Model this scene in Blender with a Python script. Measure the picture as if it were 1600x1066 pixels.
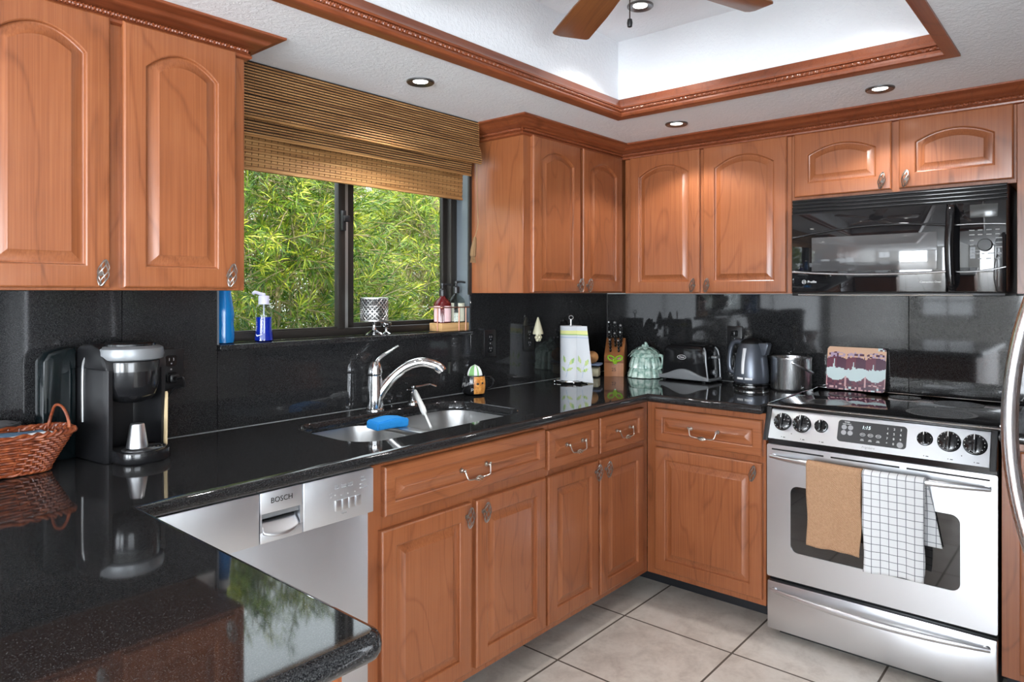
import bpy, bmesh, math, random
import numpy as np
from mathutils import Matrix, Vector

for _o in list(bpy.data.objects):
    bpy.data.objects.remove(_o)
SC = bpy.context.scene
COL = SC.collection
PI = math.pi
R = math.radians
random.seed(7)

# ---------------------------------------------------------------- camera, sky, sun, area lamps, exposure
cam_d = bpy.data.cameras.new('camera')
cam_d.sensor_width = 36.0
cam_d.lens = 24.44
cam_d.shift_y = -0.0472
cam_d.clip_start = 0.02
cam = bpy.data.objects.new('camera', cam_d)
COL.objects.link(cam)
cam.location = (0, 0, 1.36)
cam.rotation_euler = (R(90), 0, R(-49.19))
SC.camera = cam

world = bpy.data.worlds.new('sky')
SC.world = world
world.use_nodes = True
_bg = world.node_tree.nodes['Background']
_bg.inputs[0].default_value = (0.86, 0.93, 1.0, 1)
_bg.inputs[1].default_value = 3.0

sun_d = bpy.data.lights.new('sun', 'SUN')
sun_d.energy = 4.0
sun_d.angle = R(1.5)
sun_d.color = (1, 0.95, 0.86)
sun = bpy.data.objects.new('sun', sun_d)
COL.objects.link(sun)
sun.rotation_euler = Vector((0.25, 0.62, -1.0)).to_track_quat('-Z', 'Y').to_euler()

def area_lamp(name, loc, direction, sx, sy, watts, color=(0.86, 0.93, 1.0)):
    d = bpy.data.lights.new(name, 'AREA')
    d.shape = 'RECTANGLE'
    d.size, d.size_y = sx, sy
    d.energy = watts
    d.color = color
    o = bpy.data.objects.new(name, d)
    COL.objects.link(o)
    o.location = loc
    o.rotation_euler = Vector(direction).to_track_quat('-Z', 'Y').to_euler()
    return o

# area lamps behind the camera; all but the mirrored west window are added fill
area_lamp('daylight_west', (-4.85, 1.75, 1.5), (1, 0, 0.1), .75, 1.0, 5)
area_lamp('fill_west_mid', (-4.85, 0.17, 1.05), (1, 0.05, 0.0), 1.55, 1.95, 170)
area_lamp('fill_west_far', (-4.85, -1.8, 1.05), (1, 0.25, 0.0), 1.6, 1.95, 210)
area_lamp('fill_south', (-1.3, -3.75, 1.05), (0.45, 1, 0.15), 2.4, 1.95, 135)

SC.view_settings.view_transform = 'Standard'
SC.view_settings.look = 'None'
SC.view_settings.exposure = 0.48
SC.view_settings.gamma = 1.0
SC.view_settings.use_curve_mapping = False

# ---------------------------------------------------------------- object helpers
def link(name, data, parent=None, loc=(0, 0, 0), rot=(0, 0, 0)):
    o = bpy.data.objects.new(name, data)
    COL.objects.link(o)
    o.location = loc
    o.rotation_euler = rot
    if parent is not None:
        o.parent = parent
    return o

def tag(o, label, cat, group=None, kind=None):
    o['label'] = label
    o['category'] = cat
    if group:
        o['group'] = group
    if kind:
        o['kind'] = kind
    return o

def thing(name, label, cat, loc=(0, 0, 0), rotz=0, group=None):
    return tag(link(name, None, None, loc, (0, 0, rotz)), label, cat, group)

def struct(o):
    o['kind'] = 'structure'
    return o

class MB:
    """collects shapes and links them as one mesh object"""
    def __init__(self):
        self.v, self.f, self.m, self.s = [], [], [], []

    def add(self, vs, fs, mi=0, smooth=True, M=None):
        b = len(self.v)
        if M is not None:
            vs = [M @ Vector(p) for p in vs]
        self.v.extend([tuple(p) for p in vs])
        self.f.extend([tuple(i + b for i in f) for f in fs])
        n = len(fs)
        self.m.extend(mi if isinstance(mi, list) else [mi] * n)
        self.s.extend([smooth] * n)
        return self

    def box(self, x0, x1, y0, y1, z0, z1, b=0.0, mi=0, M=None, seg=2):
        bm = bmesh.new()
        bmesh.ops.create_cube(bm, size=1.0)
        for v in bm.verts:
            v.co = Vector(((x0 + x1) / 2 + v.co.x * (x1 - x0), (y0 + y1) / 2 + v.co.y * (y1 - y0), (z0 + z1) / 2 + v.co.z * (z1 - z0)))
        if b > 0:
            bmesh.ops.bevel(bm, geom=list(bm.edges), offset=b, segments=seg, profile=0.5, affect='EDGES')
        return self.bm(bm, mi, M)

    def bm(self, bm, mi=0, M=None, smooth=True):
        bm.verts.index_update()
        vs = [v.co.copy() for v in bm.verts]
        fs = [[v.index for v in f.verts] for f in bm.faces]
        bm.free()
        return self.add(vs, fs, mi, smooth, M)

    def lathe(self, prof, c=(0, 0, 0), n=32, mi=0, M=None, cap0=True, cap1=True, rfun=None):
        vs, fs = [], []
        for (r, z) in prof:
            for k in range(n):
                t = 2 * PI * k / n
                rr = r * (rfun(t, z) if rfun else 1)
                vs.append((c[0] + rr * math.cos(t), c[1] + rr * math.sin(t), c[2] + z))
        for i in range(len(prof) - 1):
            for k in range(n):
                k2 = (k + 1) % n
                fs.append((i * n + k, i * n + k2, (i + 1) * n + k2, (i + 1) * n + k))
        if cap0 and prof[0][0] > 1e-6:
            fs.append(tuple(range(n - 1, -1, -1)))
        if cap1 and prof[-1][0] > 1e-6:
            fs.append(tuple((len(prof) - 1) * n + k for k in range(n)))
        return self.add(vs, fs, mi, True, M)

    def tube(self, pts, r, n=8, mi=0, M=None, closed=False, sx=1.0, sy=1.0, up=None, caps=True):
        P = [Vector(p) for p in pts]
        k = len(P)
        rad = r if isinstance(r, (list, tuple)) else [r] * k
        T = []
        for i in range(k):
            a = P[(i - 1) % k] if (closed or i > 0) else P[i]
            b = P[(i + 1) % k] if (closed or i < k - 1) else P[i]
            d = b - a
            T.append(d.normalized() if d.length > 1e-9 else Vector((0, 0, 1)))
        u = Vector(up) if up is not None else (Vector((0, 0, 1)) if abs(T[0].z) < 0.9 else Vector((1, 0, 0)))
        u = (u - T[0] * u.dot(T[0])).normalized()
        vs, fs = [], []
        for i in range(k):
            u = u - T[i] * u.dot(T[i])
            u = u.normalized() if u.length > 1e-9 else T[i].orthogonal().normalized()
            w = T[i].cross(u)
            for j in range(n):
                t = 2 * PI * j / n
                vs.append(P[i] + (u * math.cos(t) * sx + w * math.sin(t) * sy) * rad[i])
        for i in range(k if closed else k - 1):
            i2 = (i + 1) % k
            for j in range(n):
                j2 = (j + 1) % n
                fs.append((i * n + j, i * n + j2, i2 * n + j2, i2 * n + j))
        if caps and not closed:
            fs.append(tuple(range(n - 1, -1, -1)))
            fs.append(tuple((k - 1) * n + j for j in range(n)))
        return self.add(vs, fs, mi, True, M)

    def prism(self, poly, d0, d1, axis='z', mi=0, M=None, b=0.0, smooth=True):
        """extrude a 2D outline: axis z -> (x,y), axis y -> (x,z), axis x -> (y,z)"""
        f3 = {'z': lambda p, d: (p[0], p[1], d), 'y': lambda p, d: (p[0], d, p[1]), 'x': lambda p, d: (d, p[0], p[1])}[axis]
        bm = bmesh.new()
        a = [bm.verts.new(f3(p, d0)) for p in poly]
        c = [bm.verts.new(f3(p, d1)) for p in poly]
        n = len(poly)
        e0 = bm.faces.new(a)
        e1 = bm.faces.new(c[::-1])
        for i in range(n):
            bm.faces.new((a[i], c[i], c[(i + 1) % n], a[(i + 1) % n]))
        bmesh.ops.recalc_face_normals(bm, faces=list(bm.faces))
        if b > 0:
            es = list({e for f in (e0, e1) for e in f.edges})
            bmesh.ops.bevel(bm, geom=es, offset=b, segments=2, profile=0.5, affect='EDGES')
        return self.bm(bm, mi, M, smooth)

    def loops(self, L, mi=0, M=None, cap0=False, cap1=False, smooth=True):
        """bridge equal-length closed loops of 3D points"""
        n = len(L[0])
        vs = [p for l in L for p in l]
        fs = []
        for i in range(len(L) - 1):
            for k in range(n):
                k2 = (k + 1) % n
                fs.append((i * n + k, i * n + k2, (i + 1) * n + k2, (i + 1) * n + k))
        if cap0:
            fs.append(tuple(range(n - 1, -1, -1)))
        if cap1:
            fs.append(tuple((len(L) - 1) * n + k for k in range(n)))
        return self.add(vs, fs, mi, smooth, M)

    def grid(self, fn, nu, nv, mi=0, mfun=None, M=None, wrap=False):
        vs = [fn(i / nu, j / nv) for j in range(nv + 1) for i in range(nu + (0 if wrap else 1))]
        w = nu if wrap else nu + 1
        fs, ms = [], []
        for j in range(nv):
            for i in range(nu):
                i2 = (i + 1) % w
                fs.append((j * w + i, j * w + i2, (j + 1) * w + i2, (j + 1) * w + i))
                ms.append(mfun((i + .5) / nu, (j + .5) / nv) if mfun else mi)
        return self.add(vs, fs, ms, True, M)

    def ball(self, c, r, n=12, mi=0, M=None, sz=1.0):
        prof = [(r * math.sin(PI * i / n), -r * sz * math.cos(PI * i / n)) for i in range(n + 1)]
        prof[0] = (1e-5, -r * sz)
        prof[-1] = (1e-5, r * sz)
        return self.lathe(prof, c, n * 2, mi, M, False, False)

    def text(self, s, size, M, mi=0, ext=0.0004, align='CENTER', shear=0.0):
        cu = bpy.data.curves.new('t', 'FONT')
        cu.body = s
        cu.size = size
        cu.align_x = align
        cu.align_y = 'CENTER'
        cu.extrude = ext
        cu.shear = shear
        cu.resolution_u = 3
        o = bpy.data.objects.new('t', cu)
        COL.objects.link(o)
        dg = bpy.context.evaluated_depsgraph_get()
        dg.update()
        me = bpy.data.meshes.new_from_object(o.evaluated_get(dg))
        vs = [v.co.copy() for v in me.vertices]
        fs = [tuple(p.vertices) for p in me.polygons]
        bpy.data.objects.remove(o)
        bpy.data.curves.remove(cu)
        bpy.data.meshes.remove(me)
        return self.add(vs, fs, mi, False, M)

    def build(self, name, mats, parent=None, loc=(0, 0, 0), rot=(0, 0, 0), sharp=38):
        me = bpy.data.meshes.new(name)
        me.from_pydata(self.v, [], self.f)
        for m in (mats if isinstance(mats, (list, tuple)) else [mats]):
            me.materials.append(m)
        me.polygons.foreach_set('material_index', self.m)
        me.polygons.foreach_set('use_smooth', self.s)
        me.update()
        if any(self.s):
            me.set_sharp_from_angle(angle=R(sharp))
        return link(name, me, parent, loc, rot)

def front_M(x, y, z):
    """text/flat frame that reads from the front of a local thing (front = -y)"""
    return Matrix(((1, 0, 0, x), (0, 0, -1, y), (0, 1, 0, z), (0, 0, 0, 1)))

def rrect(x0, x1, y0, y1, r, n=6):
    pts = []
    for (cx, cy, a0) in ((x1 - r, y0 + r, -PI / 2), (x1 - r, y1 - r, 0), (x0 + r, y1 - r, PI / 2), (x0 + r, y0 + r, PI)):
        for k in range(n + 1):
            t = a0 + PI / 2 * k / n
            pts.append((cx + r * math.cos(t), cy + r * math.sin(t)))
    return pts

def offset_poly(pts, d):
    """move a counter-clockwise outline inwards by d"""
    out = []
    n = len(pts)
    for i in range(n):
        p0, p1, p2 = Vector(pts[i - 1]), Vector(pts[i]), Vector(pts[(i + 1) % n])
        e1, e2 = (p1 - p0), (p2 - p1)
        n1 = Vector((-e1.y, e1.x)).normalized()
        n2 = Vector((-e2.y, e2.x)).normalized()
        m = n1 + n2
        k = m.length_squared
        m = m * (2 / k) if k > 1e-9 else n1
        out.append(p1 + m * d)
    return [(p.x, p.y) for p in out]

def arc(p0, p1, bulge, n=10):
    """points from p0 to p1 along a quadratic bow whose middle is moved by the vector bulge"""
    p0, p1, b = Vector(p0), Vector(p1), Vector(bulge)
    return [p0.lerp(p1, k / n) + b * (1 - (2 * k / n - 1) ** 2) for k in range(n + 1)]

def spline(pts, n=8):
    """Catmull-Rom through the points"""
    P = [Vector(p) for p in pts]
    out = []
    for i in range(len(P) - 1):
        a = P[i - 1] if i > 0 else P[i] * 2 - P[i + 1]
        b, c = P[i], P[i + 1]
        d = P[i + 2] if i + 2 < len(P) else P[i + 1] * 2 - P[i]
        for k in range(n):
            t = k / n
            out.append(0.5 * ((2 * b) + (c - a) * t + (2 * a - 5 * b + 4 * c - d) * t * t + (3 * b - a - 3 * c + d) * t ** 3))
    out.append(P[-1])
    return out
# ---------------------------------------------------------------- materials
def lin(r, g, b):
    f = lambda c: (c / 255 / 12.92) if c / 255 <= 0.04045 else ((c / 255 + 0.055) / 1.055) ** 2.4
    return (f(r), f(g), f(b), 1.0)

def mat(name, col=(0.5, 0.5, 0.5, 1), rough=0.5, metal=0.0, **kw):
    m = bpy.data.materials.new(name)
    m.use_nodes = True
    b = m.node_tree.nodes['Principled BSDF']
    b.inputs['Base Color'].default_value = col
    b.inputs['Roughness'].default_value = rough
    b.inputs['Metallic'].default_value = metal
    for k, v in kw.items():
        b.inputs[k.replace('_', ' ')].default_value = v
    return m

class N:
    """short-hand for building node trees"""
    def __init__(self, m):
        self.t = m.node_tree
        self.b = self.t.nodes['Principled BSDF']

    def n(self, typ, _in=None, **props):
        nd = self.t.nodes.new(typ)
        for k, v in props.items():
            setattr(nd, k, v)
        for k, v in (_in or {}).items():
            if isinstance(v, bpy.types.NodeSocket):
                self.t.links.new(v, nd.inputs[k])
            else:
                nd.inputs[k].default_value = v
        return nd

    def to(self, sock, name):
        self.t.links.new(sock, self.b.inputs[name])

    def math(self, op, a, b=0.0, c=0.0):
        nd = self.n('ShaderNodeMath', {0: a, 1: b, 2: c}, operation=op)
        return nd.outputs[0]

    def ramp(self, fac, stops):
        nd = self.n('ShaderNodeValToRGB', {0: fac})
        cr = nd.color_ramp
        while len(cr.elements) < len(stops):
            cr.elements.new(0.5)
        for e, (p, c) in zip(cr.elements, stops):
            e.position = p
            e.color = c
        return nd.outputs[0]

    def coords(self, scale=(1, 1, 1), kind='Object', rnd=0.0):
        tc = self.n('ShaderNodeTexCoord').outputs[kind]
        if rnd:
            oi = self.n('ShaderNodeObjectInfo').outputs['Random']
            off = self.math('MULTIPLY', oi, rnd)
            tc = self.n('ShaderNodeVectorMath', {0: tc, 1: self.n('ShaderNodeCombineXYZ', {0: off, 1: off, 2: off}).outputs[0]}, operation='ADD').outputs[0]
        return self.n('ShaderNodeVectorMath', {0: tc, 1: scale}, operation='MULTIPLY').outputs[0]

    def noise(self, vec, scale=1.0, detail=3.0, rough=0.55, dist=0.0):
        return self.n('ShaderNodeTexNoise', {'Vector': vec, 'Scale': scale, 'Detail': detail, 'Roughness': rough, 'Distortion': dist}).outputs[0]

    def bump(self, h, strength=0.2, dist=0.002):
        self.to(self.n('ShaderNodeBump', {'Height': h, 'Strength': strength, 'Distance': dist}).outputs[0], 'Normal')

def wood(name, along, dark, mid, light, rough=0.33, coat=0.25):
    """stained cherry with cathedral figure; grain runs along the local axis given"""
    m = mat(name, mid, rough, Coat_Weight=coat, Coat_Roughness=0.22)
    q = N(m)
    sc = {'x': (1.1, 5, 5), 'z': (5, 5, 1.1), 'y': (5, 1.1, 5)}[along]
    v = q.coords(sc, rnd=9.0)
    warp = q.noise(v, 0.9, 2, 0.5, 0.4)
    lines = q.math('FRACT', q.math('MULTIPLY', warp, 8.0))
    lines = q.math('MINIMUM', q.math('MULTIPLY', q.math('ABSOLUTE', q.math('SUBTRACT', lines, 0.5)), 10.0), 1.0)
    fs = {'x': (3, 260, 260), 'z': (260, 260, 3), 'y': (260, 3, 260)}[along]
    fibre = q.noise(q.coords(fs, rnd=9.0), 1.0, 3, 0.6)
    blotch = q.noise(q.coords((4, 4, 4), rnd=9.0), 1.0, 3, 0.55)
    t = q.math('ADD', q.math('MULTIPLY', lines, 0.13), q.math('MULTIPLY', fibre, 0.50))
    t = q.math('ADD', t, q.math('MULTIPLY', blotch, 0.30))
    c = q.ramp(t, [(0.20, dark), (0.50, mid), (0.80, light)])
    q.to(c, 'Base Color')
    q.bump(fibre, 0.05, 0.0006)
    return m

W_D, W_M, W_L = lin(98, 52, 27), lin(142, 82, 48), lin(165, 104, 66)
M_WOOD_V = wood('cherry_grain_upright', 'z', W_D, W_M, W_L)
M_WOOD_X = wood('cherry_grain_across', 'x', W_D, W_M, W_L)
M_TRIM_X = wood('cherry_trim_x', 'x', lin(88, 42, 20), lin(126, 64, 36), lin(148, 84, 50), 0.36)
M_TRIM_Y = wood('cherry_trim_y', 'y', lin(88, 42, 20), lin(126, 64, 36), lin(148, 84, 50), 0.36)
M_FAN_WOOD = wood('fan_blade_oak', 'x', lin(92, 52, 26), lin(128, 78, 42), lin(150, 98, 58), 0.4)

def granite():
    m = mat('black_granite', (0.012, 0.012, 0.013, 1), 0.045, IOR=1.46)
    q = N(m)
    v = q.coords((1, 1, 1))
    a = q.noise(v, 520, 2, 0.6)
    c = q.ramp(a, [(0.40, (0.007, 0.007, 0.008, 1)), (0.56, (0.022, 0.022, 0.0225, 1)), (0.76, (0.072, 0.072, 0.072, 1))])
    q.to(c, 'Base Color')
    return m
M_GRANITE = granite()

def plaster(name, col, strength, scale):
    m = mat(name, col, 0.85)
    q = N(m)
    v = q.coords((1, 1, 1))
    h = q.ramp(q.noise(v, scale, 4, 0.6, 0.6), [(0.42, (0, 0, 0, 1)), (0.62, (1, 1, 1, 1))])
    q.bump(h, strength, 0.003)
    return m
M_CEIL = plaster('textured_ceiling_paint', lin(235, 238, 242), 0.35, 70)
M_WALL = plaster('wall_paint', lin(234, 234, 232), 0.15, 40)

def floor_tile():
    m = mat('stone_look_floor_tile', lin(176, 160, 144), 0.34)
    q = N(m)
    p = q.n('ShaderNodeTexCoord').outputs['Object']
    s = q.n('ShaderNodeSeparateXYZ', {0: p})
    def edge(sock, off):
        f = q.math('FRACT', q.math('DIVIDE', q.math('SUBTRACT', sock, off), 0.468))
        return q.math('MINIMUM', f, q.math('SUBTRACT', 1.0, f))
    e = q.math('MINIMUM', edge(s.outputs[0], 2.526), edge(s.outputs[1], 1.554))
    grout = q.math('LESS_THAN', e, 0.0085)
    cell = q.n('ShaderNodeTexWhiteNoise', {'Vector': q.n('ShaderNodeVectorMath', {0: q.n('ShaderNodeVectorMath', {0: q.n('ShaderNodeVectorMath', {0: p, 1: (2.526, 1.554, 0)}, operation='SUBTRACT').outputs[0], 1: (1 / .468, 1 / .468, 0)}, operation='MULTIPLY').outputs[0]}, operation='FLOOR').outputs[0]}).outputs[0]
    a = q.noise(p, 9, 5, 0.62, 0.5)
    b = q.noise(p, 60, 3, 0.6)
    t = q.math('ADD', q.math('ADD', q.math('MULTIPLY', a, 0.7), q.math('MULTIPLY', b, 0.2)), q.math('MULTIPLY', cell, 0.12))
    c = q.ramp(t, [(0.3, lin(184, 174, 164)), (0.5, lin(212, 204, 194)), (0.72, lin(228, 222, 214))])
    mx = q.n('ShaderNodeMix', {0: grout, 6: c, 7: lin(92, 82, 72)}, data_type='RGBA')
    q.to(mx.outputs[2], 'Base Color')
    q.to(q.math('ADD', 0.33, q.math('MULTIPLY', grout, 0.5)), 'Roughness')
    hh = q.math('SUBTRACT', q.math('MULTIPLY', b, 0.15), grout)
    q.bump(hh, 0.35, 0.002)
    return m
M_FLOOR = floor_tile()

def brushed(name, col, rough, along):
    m = mat(name, col, rough, 1.0)
    q = N(m)
    sc = {'x': (4, 500, 500), 'z': (500, 500, 4), 'y': (500, 4, 500)}[along]
    h = q.noise(q.coords(sc), 1.0, 3, 0.6)
    q.to(q.math('ADD', rough - 0.06, q.math('MULTIPLY', h, 0.12)), 'Roughness')
    q.bump(h, 0.05, 0.0005)
    return m
M_STEEL = brushed('brushed_stainless', (0.70, 0.715, 0.74, 1), 0.32, 'x')
M_STEEL_V = brushed('brushed_stainless_upright', (0.62, 0.62, 0.63, 1), 0.28, 'z')
M_DW = brushed('dishwasher_steel', (0.76, 0.79, 0.83, 1), 0.42, 'x')
M_SINK = brushed('sink_steel', (0.46, 0.46, 0.455, 1), 0.33, 'x')
M_CHROME = mat('polished_chrome', (0.78, 0.79, 0.80, 1), 0.08, 1.0)
M_NICKEL = mat('brushed_nickel', (0.50, 0.47, 0.43, 1), 0.32, 1.0)
M_PEWTER = mat('antiqued_pewter', (0.34, 0.32, 0.30, 1), 0.36, 1.0)
M_BLACK_GLOSS = mat('black_gloss_plastic', (0.010, 0.010, 0.011, 1), 0.12)
M_BLACK = mat('black_satin_plastic', (0.008, 0.008, 0.009, 1), 0.36)
M_BLACK_MATT = mat('black_matt', (0.010, 0.010, 0.010, 1), 0.7)
M_BLACK_GLASS = mat('black_glass', (0.008, 0.008, 0.009, 1), 0.04, Coat_Weight=0.6, Coat_Roughness=0.03)
M_OVEN_GLASS = mat('oven_door_glass', (0.016, 0.015, 0.015, 1), 0.05, Coat_Weight=1.0, Coat_Roughness=0.03)
M_MW_WINDOW = mat('microwave_window_glass', (0.07, 0.07, 0.072, 1), 0.06, Coat_Weight=1.0, Coat_Roughness=0.02)
M_GREY_PLASTIC = mat('silver_grey_plastic', (0.24, 0.25, 0.26, 1), 0.35, 0.3)
M_WHITE = mat('white_plastic', (0.78, 0.78, 0.76, 1), 0.4)
M_PRINT_W = mat('white_print', (0.75, 0.75, 0.75, 1), 0.5)
M_PRINT_G = mat('grey_print', (0.30, 0.30, 0.31, 1), 0.5)
M_PRINT_B = mat('black_print', (0.015, 0.015, 0.015, 1), 0.5)
M_TOE = mat('black_toe_kick', (0.012, 0.013, 0.016, 1), 0.5)
M_BRONZE = mat('dark_bronze_aluminium', (0.028, 0.024, 0.021, 1), 0.4, 0.4)
M_ALU = mat('grey_aluminium', (0.35, 0.35, 0.34, 1), 0.4, 0.7)
M_GLOW = mat('lamp_lens', (1, 1, 1, 1), 0.5)
M_GLOW.node_tree.nodes['Principled BSDF'].inputs['Emission Color'].default_value = (1, 0.97, 0.92, 1)
M_GLOW.node_tree.nodes['Principled BSDF'].inputs['Emission Strength'].default_value = 7.0
M_CLOCK = mat('clock_digits', (0.6, 0.7, 0.7, 1), 0.5)
M_CLOCK.node_tree.nodes['Principled BSDF'].inputs['Emission Color'].default_value = (0.75, 0.95, 1, 1)
M_CLOCK.node_tree.nodes['Principled BSDF'].inputs['Emission Strength'].default_value = 0.8

def clear(name, col, rough=0.02, ior=1.45, alpha_mix=0.0):
    """thin-walled see-through material"""
    m = bpy.data.materials.new(name)
    m.use_nodes = True
    t = m.node_tree
    t.nodes.remove(t.nodes['Principled BSDF'])
    out = t.nodes['Material Output']
    tr = t.nodes.new('ShaderNodeBsdfTransparent')
    tr.inputs[0].default_value = col
    gl = t.nodes.new('ShaderNodeBsdfGlossy')
    gl.inputs['Roughness'].default_value = rough
    lw = t.nodes.new('ShaderNodeLayerWeight')
    p4 = t.nodes.new('ShaderNodeMath')
    p4.operation = 'POWER'
    p4.inputs[1].default_value = 4.0
    t.links.new(lw.outputs['Facing'], p4.inputs[0])
    fr = t.nodes.new('ShaderNodeMath')
    fr.operation = 'MULTIPLY_ADD'
    fr.inputs[1].default_value = ior - 0.9
    fr.inputs[2].default_value = 0.03
    t.links.new(p4.outputs[0], fr.inputs[0])
    mx = t.nodes.new('ShaderNodeMixShader')
    t.links.new(fr.outputs[0], mx.inputs[0])
    t.links.new(tr.outputs[0], mx.inputs[1])
    t.links.new(gl.outputs[0], mx.inputs[2])
    t.links.new(mx.outputs[0], out.inputs[0])
    return m
M_PANE = clear('window_glass', (0.94, 0.96, 0.95, 1))
M_CLEAR = clear('clear_bottle_plastic', (0.84, 0.88, 0.86, 1), 0.05, 1.6)
M_BLUE_BOTTLE = clear('blue_bottle_plastic', (0.05, 0.42, 0.80, 1))
M_CLEAR_BAG = clear('clear_container_plastic', (0.88, 0.91, 0.95, 1), 0.08, 1.25)
# ---------------------------------------------------------------- the room
YW, XW = 2.21, 3.39          # plaster faces behind the granite
YB, XB = 2.19, 3.37          # granite backsplash faces
ZC = 2.095                   # soffit ceiling
WX0, WX1, WZ0, WZ1 = 1.08, 2.25, 1.191, 2.06

struct(MB().box(-4.7, XW + .1, -3.6, YW + .15, -0.1, 0).build('floor', M_FLOOR))

# ceiling with the raised tray
TX0, TX1, TY0, TY1, TZ = 0.63, 2.520, 0.355, 1.582, 2.42
c = MB()
c.box(-4.7, TX0, -3.6, YW + .15, ZC, 2.6)
c.box(TX1, XW + .1, -3.6, YW + .15, ZC, 2.6)
c.box(TX0, TX1, -3.6, TY0, ZC, 2.6)
c.box(TX0, TX1, TY1, YW + .15, ZC, 2.6)
c.box(TX0, TX1, TY0, TY1, TZ, 2.6)
struct(c.build('ceiling', M_CEIL))

w = MB()
w.box(-4.7, WX0, YW, YW + .15, 0, ZC)
w.box(WX1, XW + .1, YW, YW + .15, 0, ZC)
w.box(WX0, WX1, YW, YW + .15, 0, WZ0 - .02)
w.box(WX0, WX1, YW, YW + .15, WZ1, ZC)
struct(w.build('wall_north', M_WALL))
struct(MB().box(XW, XW + .1, -3.6, YW, 0, ZC).build('wall_east', M_WALL))
struct(MB().box(.95, XW, -.92, -.82, 0, ZC).build('wall_kitchen_south', M_WALL))

def wall_with_hole(name, axis, pos, a0, a1, h0, h1, z0, z1):
    m = MB()
    def bx(p, q, s, t):
        if axis == 'x':
            m.box(pos - .1, pos, p, q, s, t)
        else:
            m.box(p, q, pos - .1, pos, s, t)
    bx(a0, h0, 0, ZC)
    bx(h1, a1, 0, ZC)
    if z0 > 0:
        bx(h0, h1, 0, z0)
    bx(h0, h1, z1, ZC)
    return struct(m.build(name, M_WALL))
ww = MB()
for (a, b, z0, z1) in ((-3.6, -2.6, 0, ZC), (-2.6, -1.0, 2.03, ZC), (-1.0, -.62, 0, ZC), (-.62, .96, 2.03, ZC), (.96, 1.4, 0, ZC), (1.4, 2.1, 0, 1.0), (1.4, 2.1, 1.98, ZC), (2.1, YW + .15, 0, ZC)):
    ww.box(-4.7, -4.6, a, b, z0, z1)
struct(ww.build('wall_west', M_WALL))
wall_with_hole('wall_south', 'y', -3.5, -4.6, XW + .1, -2.45, -.15, .05, 2.03)

def far_window(n, axis, pos, a0, a1, z0, z1, na, nz):
    m = MB()
    fw = .05
    def bx(p, q, s, t, d=.025):
        if axis == 'x':
            m.box(pos - .05 - d, pos - .05 + d, p, q, s, t)
        else:
            m.box(p, q, pos - .05 - d, pos - .05 + d, s, t)
    bx(a0, a1, z0, z0 + fw); bx(a0, a1, z1 - fw, z1); bx(a0, a0 + fw, z0, z1); bx(a1 - fw, a1, z0, z1)
    for i in range(1, na):
        a = a0 + (a1 - a0) * i / na
        bx(a - .014, a + .014, z0, z1, .012)
    for i in range(1, nz):
        z = z0 + (z1 - z0) * i / nz
        bx(a0, a1, z - .014, z + .014, .012)
    return struct(m.build('window_%d' % n, M_WHITE))
far_window(2, 'x', -4.6, 1.4, 2.1, 1.0, 1.98, 2, 4)
far_window(4, 'x', -4.6, -.62, .96, 0.0, 2.03, 2, 1)  # unseen opening added in front of the middle west fill lamp
far_window(5, 'x', -4.6, -2.6, -1.0, 0.0, 2.03, 2, 1)  # unseen opening added for the fill lamp that lights the stove wall
far_window(3, 'y', -3.5, -2.45, -.15, .05, 2.03, 2, 1)  # unseen opening added to let the south fill lamp in

# kitchen window: bronze slider set at the back of the recess
wy0, wy1 = 2.272, 2.330
f = MB()
f.box(WX0, WX1, wy0, wy1, WZ0, 1.222, .003)
f.box(WX0, WX1, wy0, wy1, 2.02, WZ1, .003)
f.box(WX0, WX0 + .04, wy0, wy1, WZ0, WZ1, .003)
f.box(WX1 - .042, WX1, wy0, wy1, WZ0, WZ1, .003)
win = struct(f.build('window_1', M_BRONZE))
s = MB()      # sliding sash on the left, in the inner track
s.box(WX0 + .04, WX0 + .075, wy0 + .004, wy0 + .026, 1.218, 2.02, .002)
s.box(1.600, 1.632, wy0 - .002, wy0 + .026, 1.218, 2.02, .002)
s.box(WX0 + .075, 1.60, wy0 + .004, wy0 + .026, 1.218, 1.228, .002)
s.box(WX0 + .075, 1.60, wy0 + .004, wy0 + .026, 1.99, 2.02, .002)
s.build('sash', M_BRONZE, win)
s = MB()      # fixed sash on the right, in the outer track
s.box(1.655, 1.695, wy0 + .030, wy0 + .052, 1.218, 2.02, .002)
s.box(2.185, 2.210, wy0 + .030, wy0 + .052, 1.218, 2.02, .002)
s.box(1.695, 2.19, wy0 + .030, wy0 + .052, 1.218, 1.240, .002)
s.box(1.695, 2.19, wy0 + .030, wy0 + .052, 1.99, 2.02, .002)
s.build('sash', M_BRONZE, win)
MB().box(1.632, 1.655, wy0 + .012, wy0 + .040, 1.215, 2.02, .002).build('interlock', M_ALU, win)
MB().box(WX0 + .075, 1.60, wy0 + .013, wy0 + .017, 1.226, 1.99).build('glass_pane', M_PANE, win)
MB().box(1.695, 2.188, wy0 + .039, wy0 + .043, 1.238, 1.99).build('glass_pane', M_PANE, win)
l = MB().box(1.606, 1.626, wy0 - .018, wy0 - .002, 1.60, 1.68, .004)
l.box(1.610, 1.640, wy0 - .026, wy0 - .014, 1.635, 1.66, .004)
l.build('sash_latch', M_BLACK, win)
MB().box(WX0, WX1, 2.172, wy0, WZ0 - .020, WZ0, .003).build('window_sill', M_GRANITE, win)
j = MB().box(WX1 - .006, WX1, YB + .004, wy0, WZ0, WZ1)
j.box(WX0, WX0 + .006, YB + .004, wy0, WZ0, WZ1)
j.build('window_jamb', mat('jamb_reflection_grey', (0.13, 0.15, 0.17, 1), 0.12), win)  # the outdoor reflection is put into this blue-grey base colour
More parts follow.
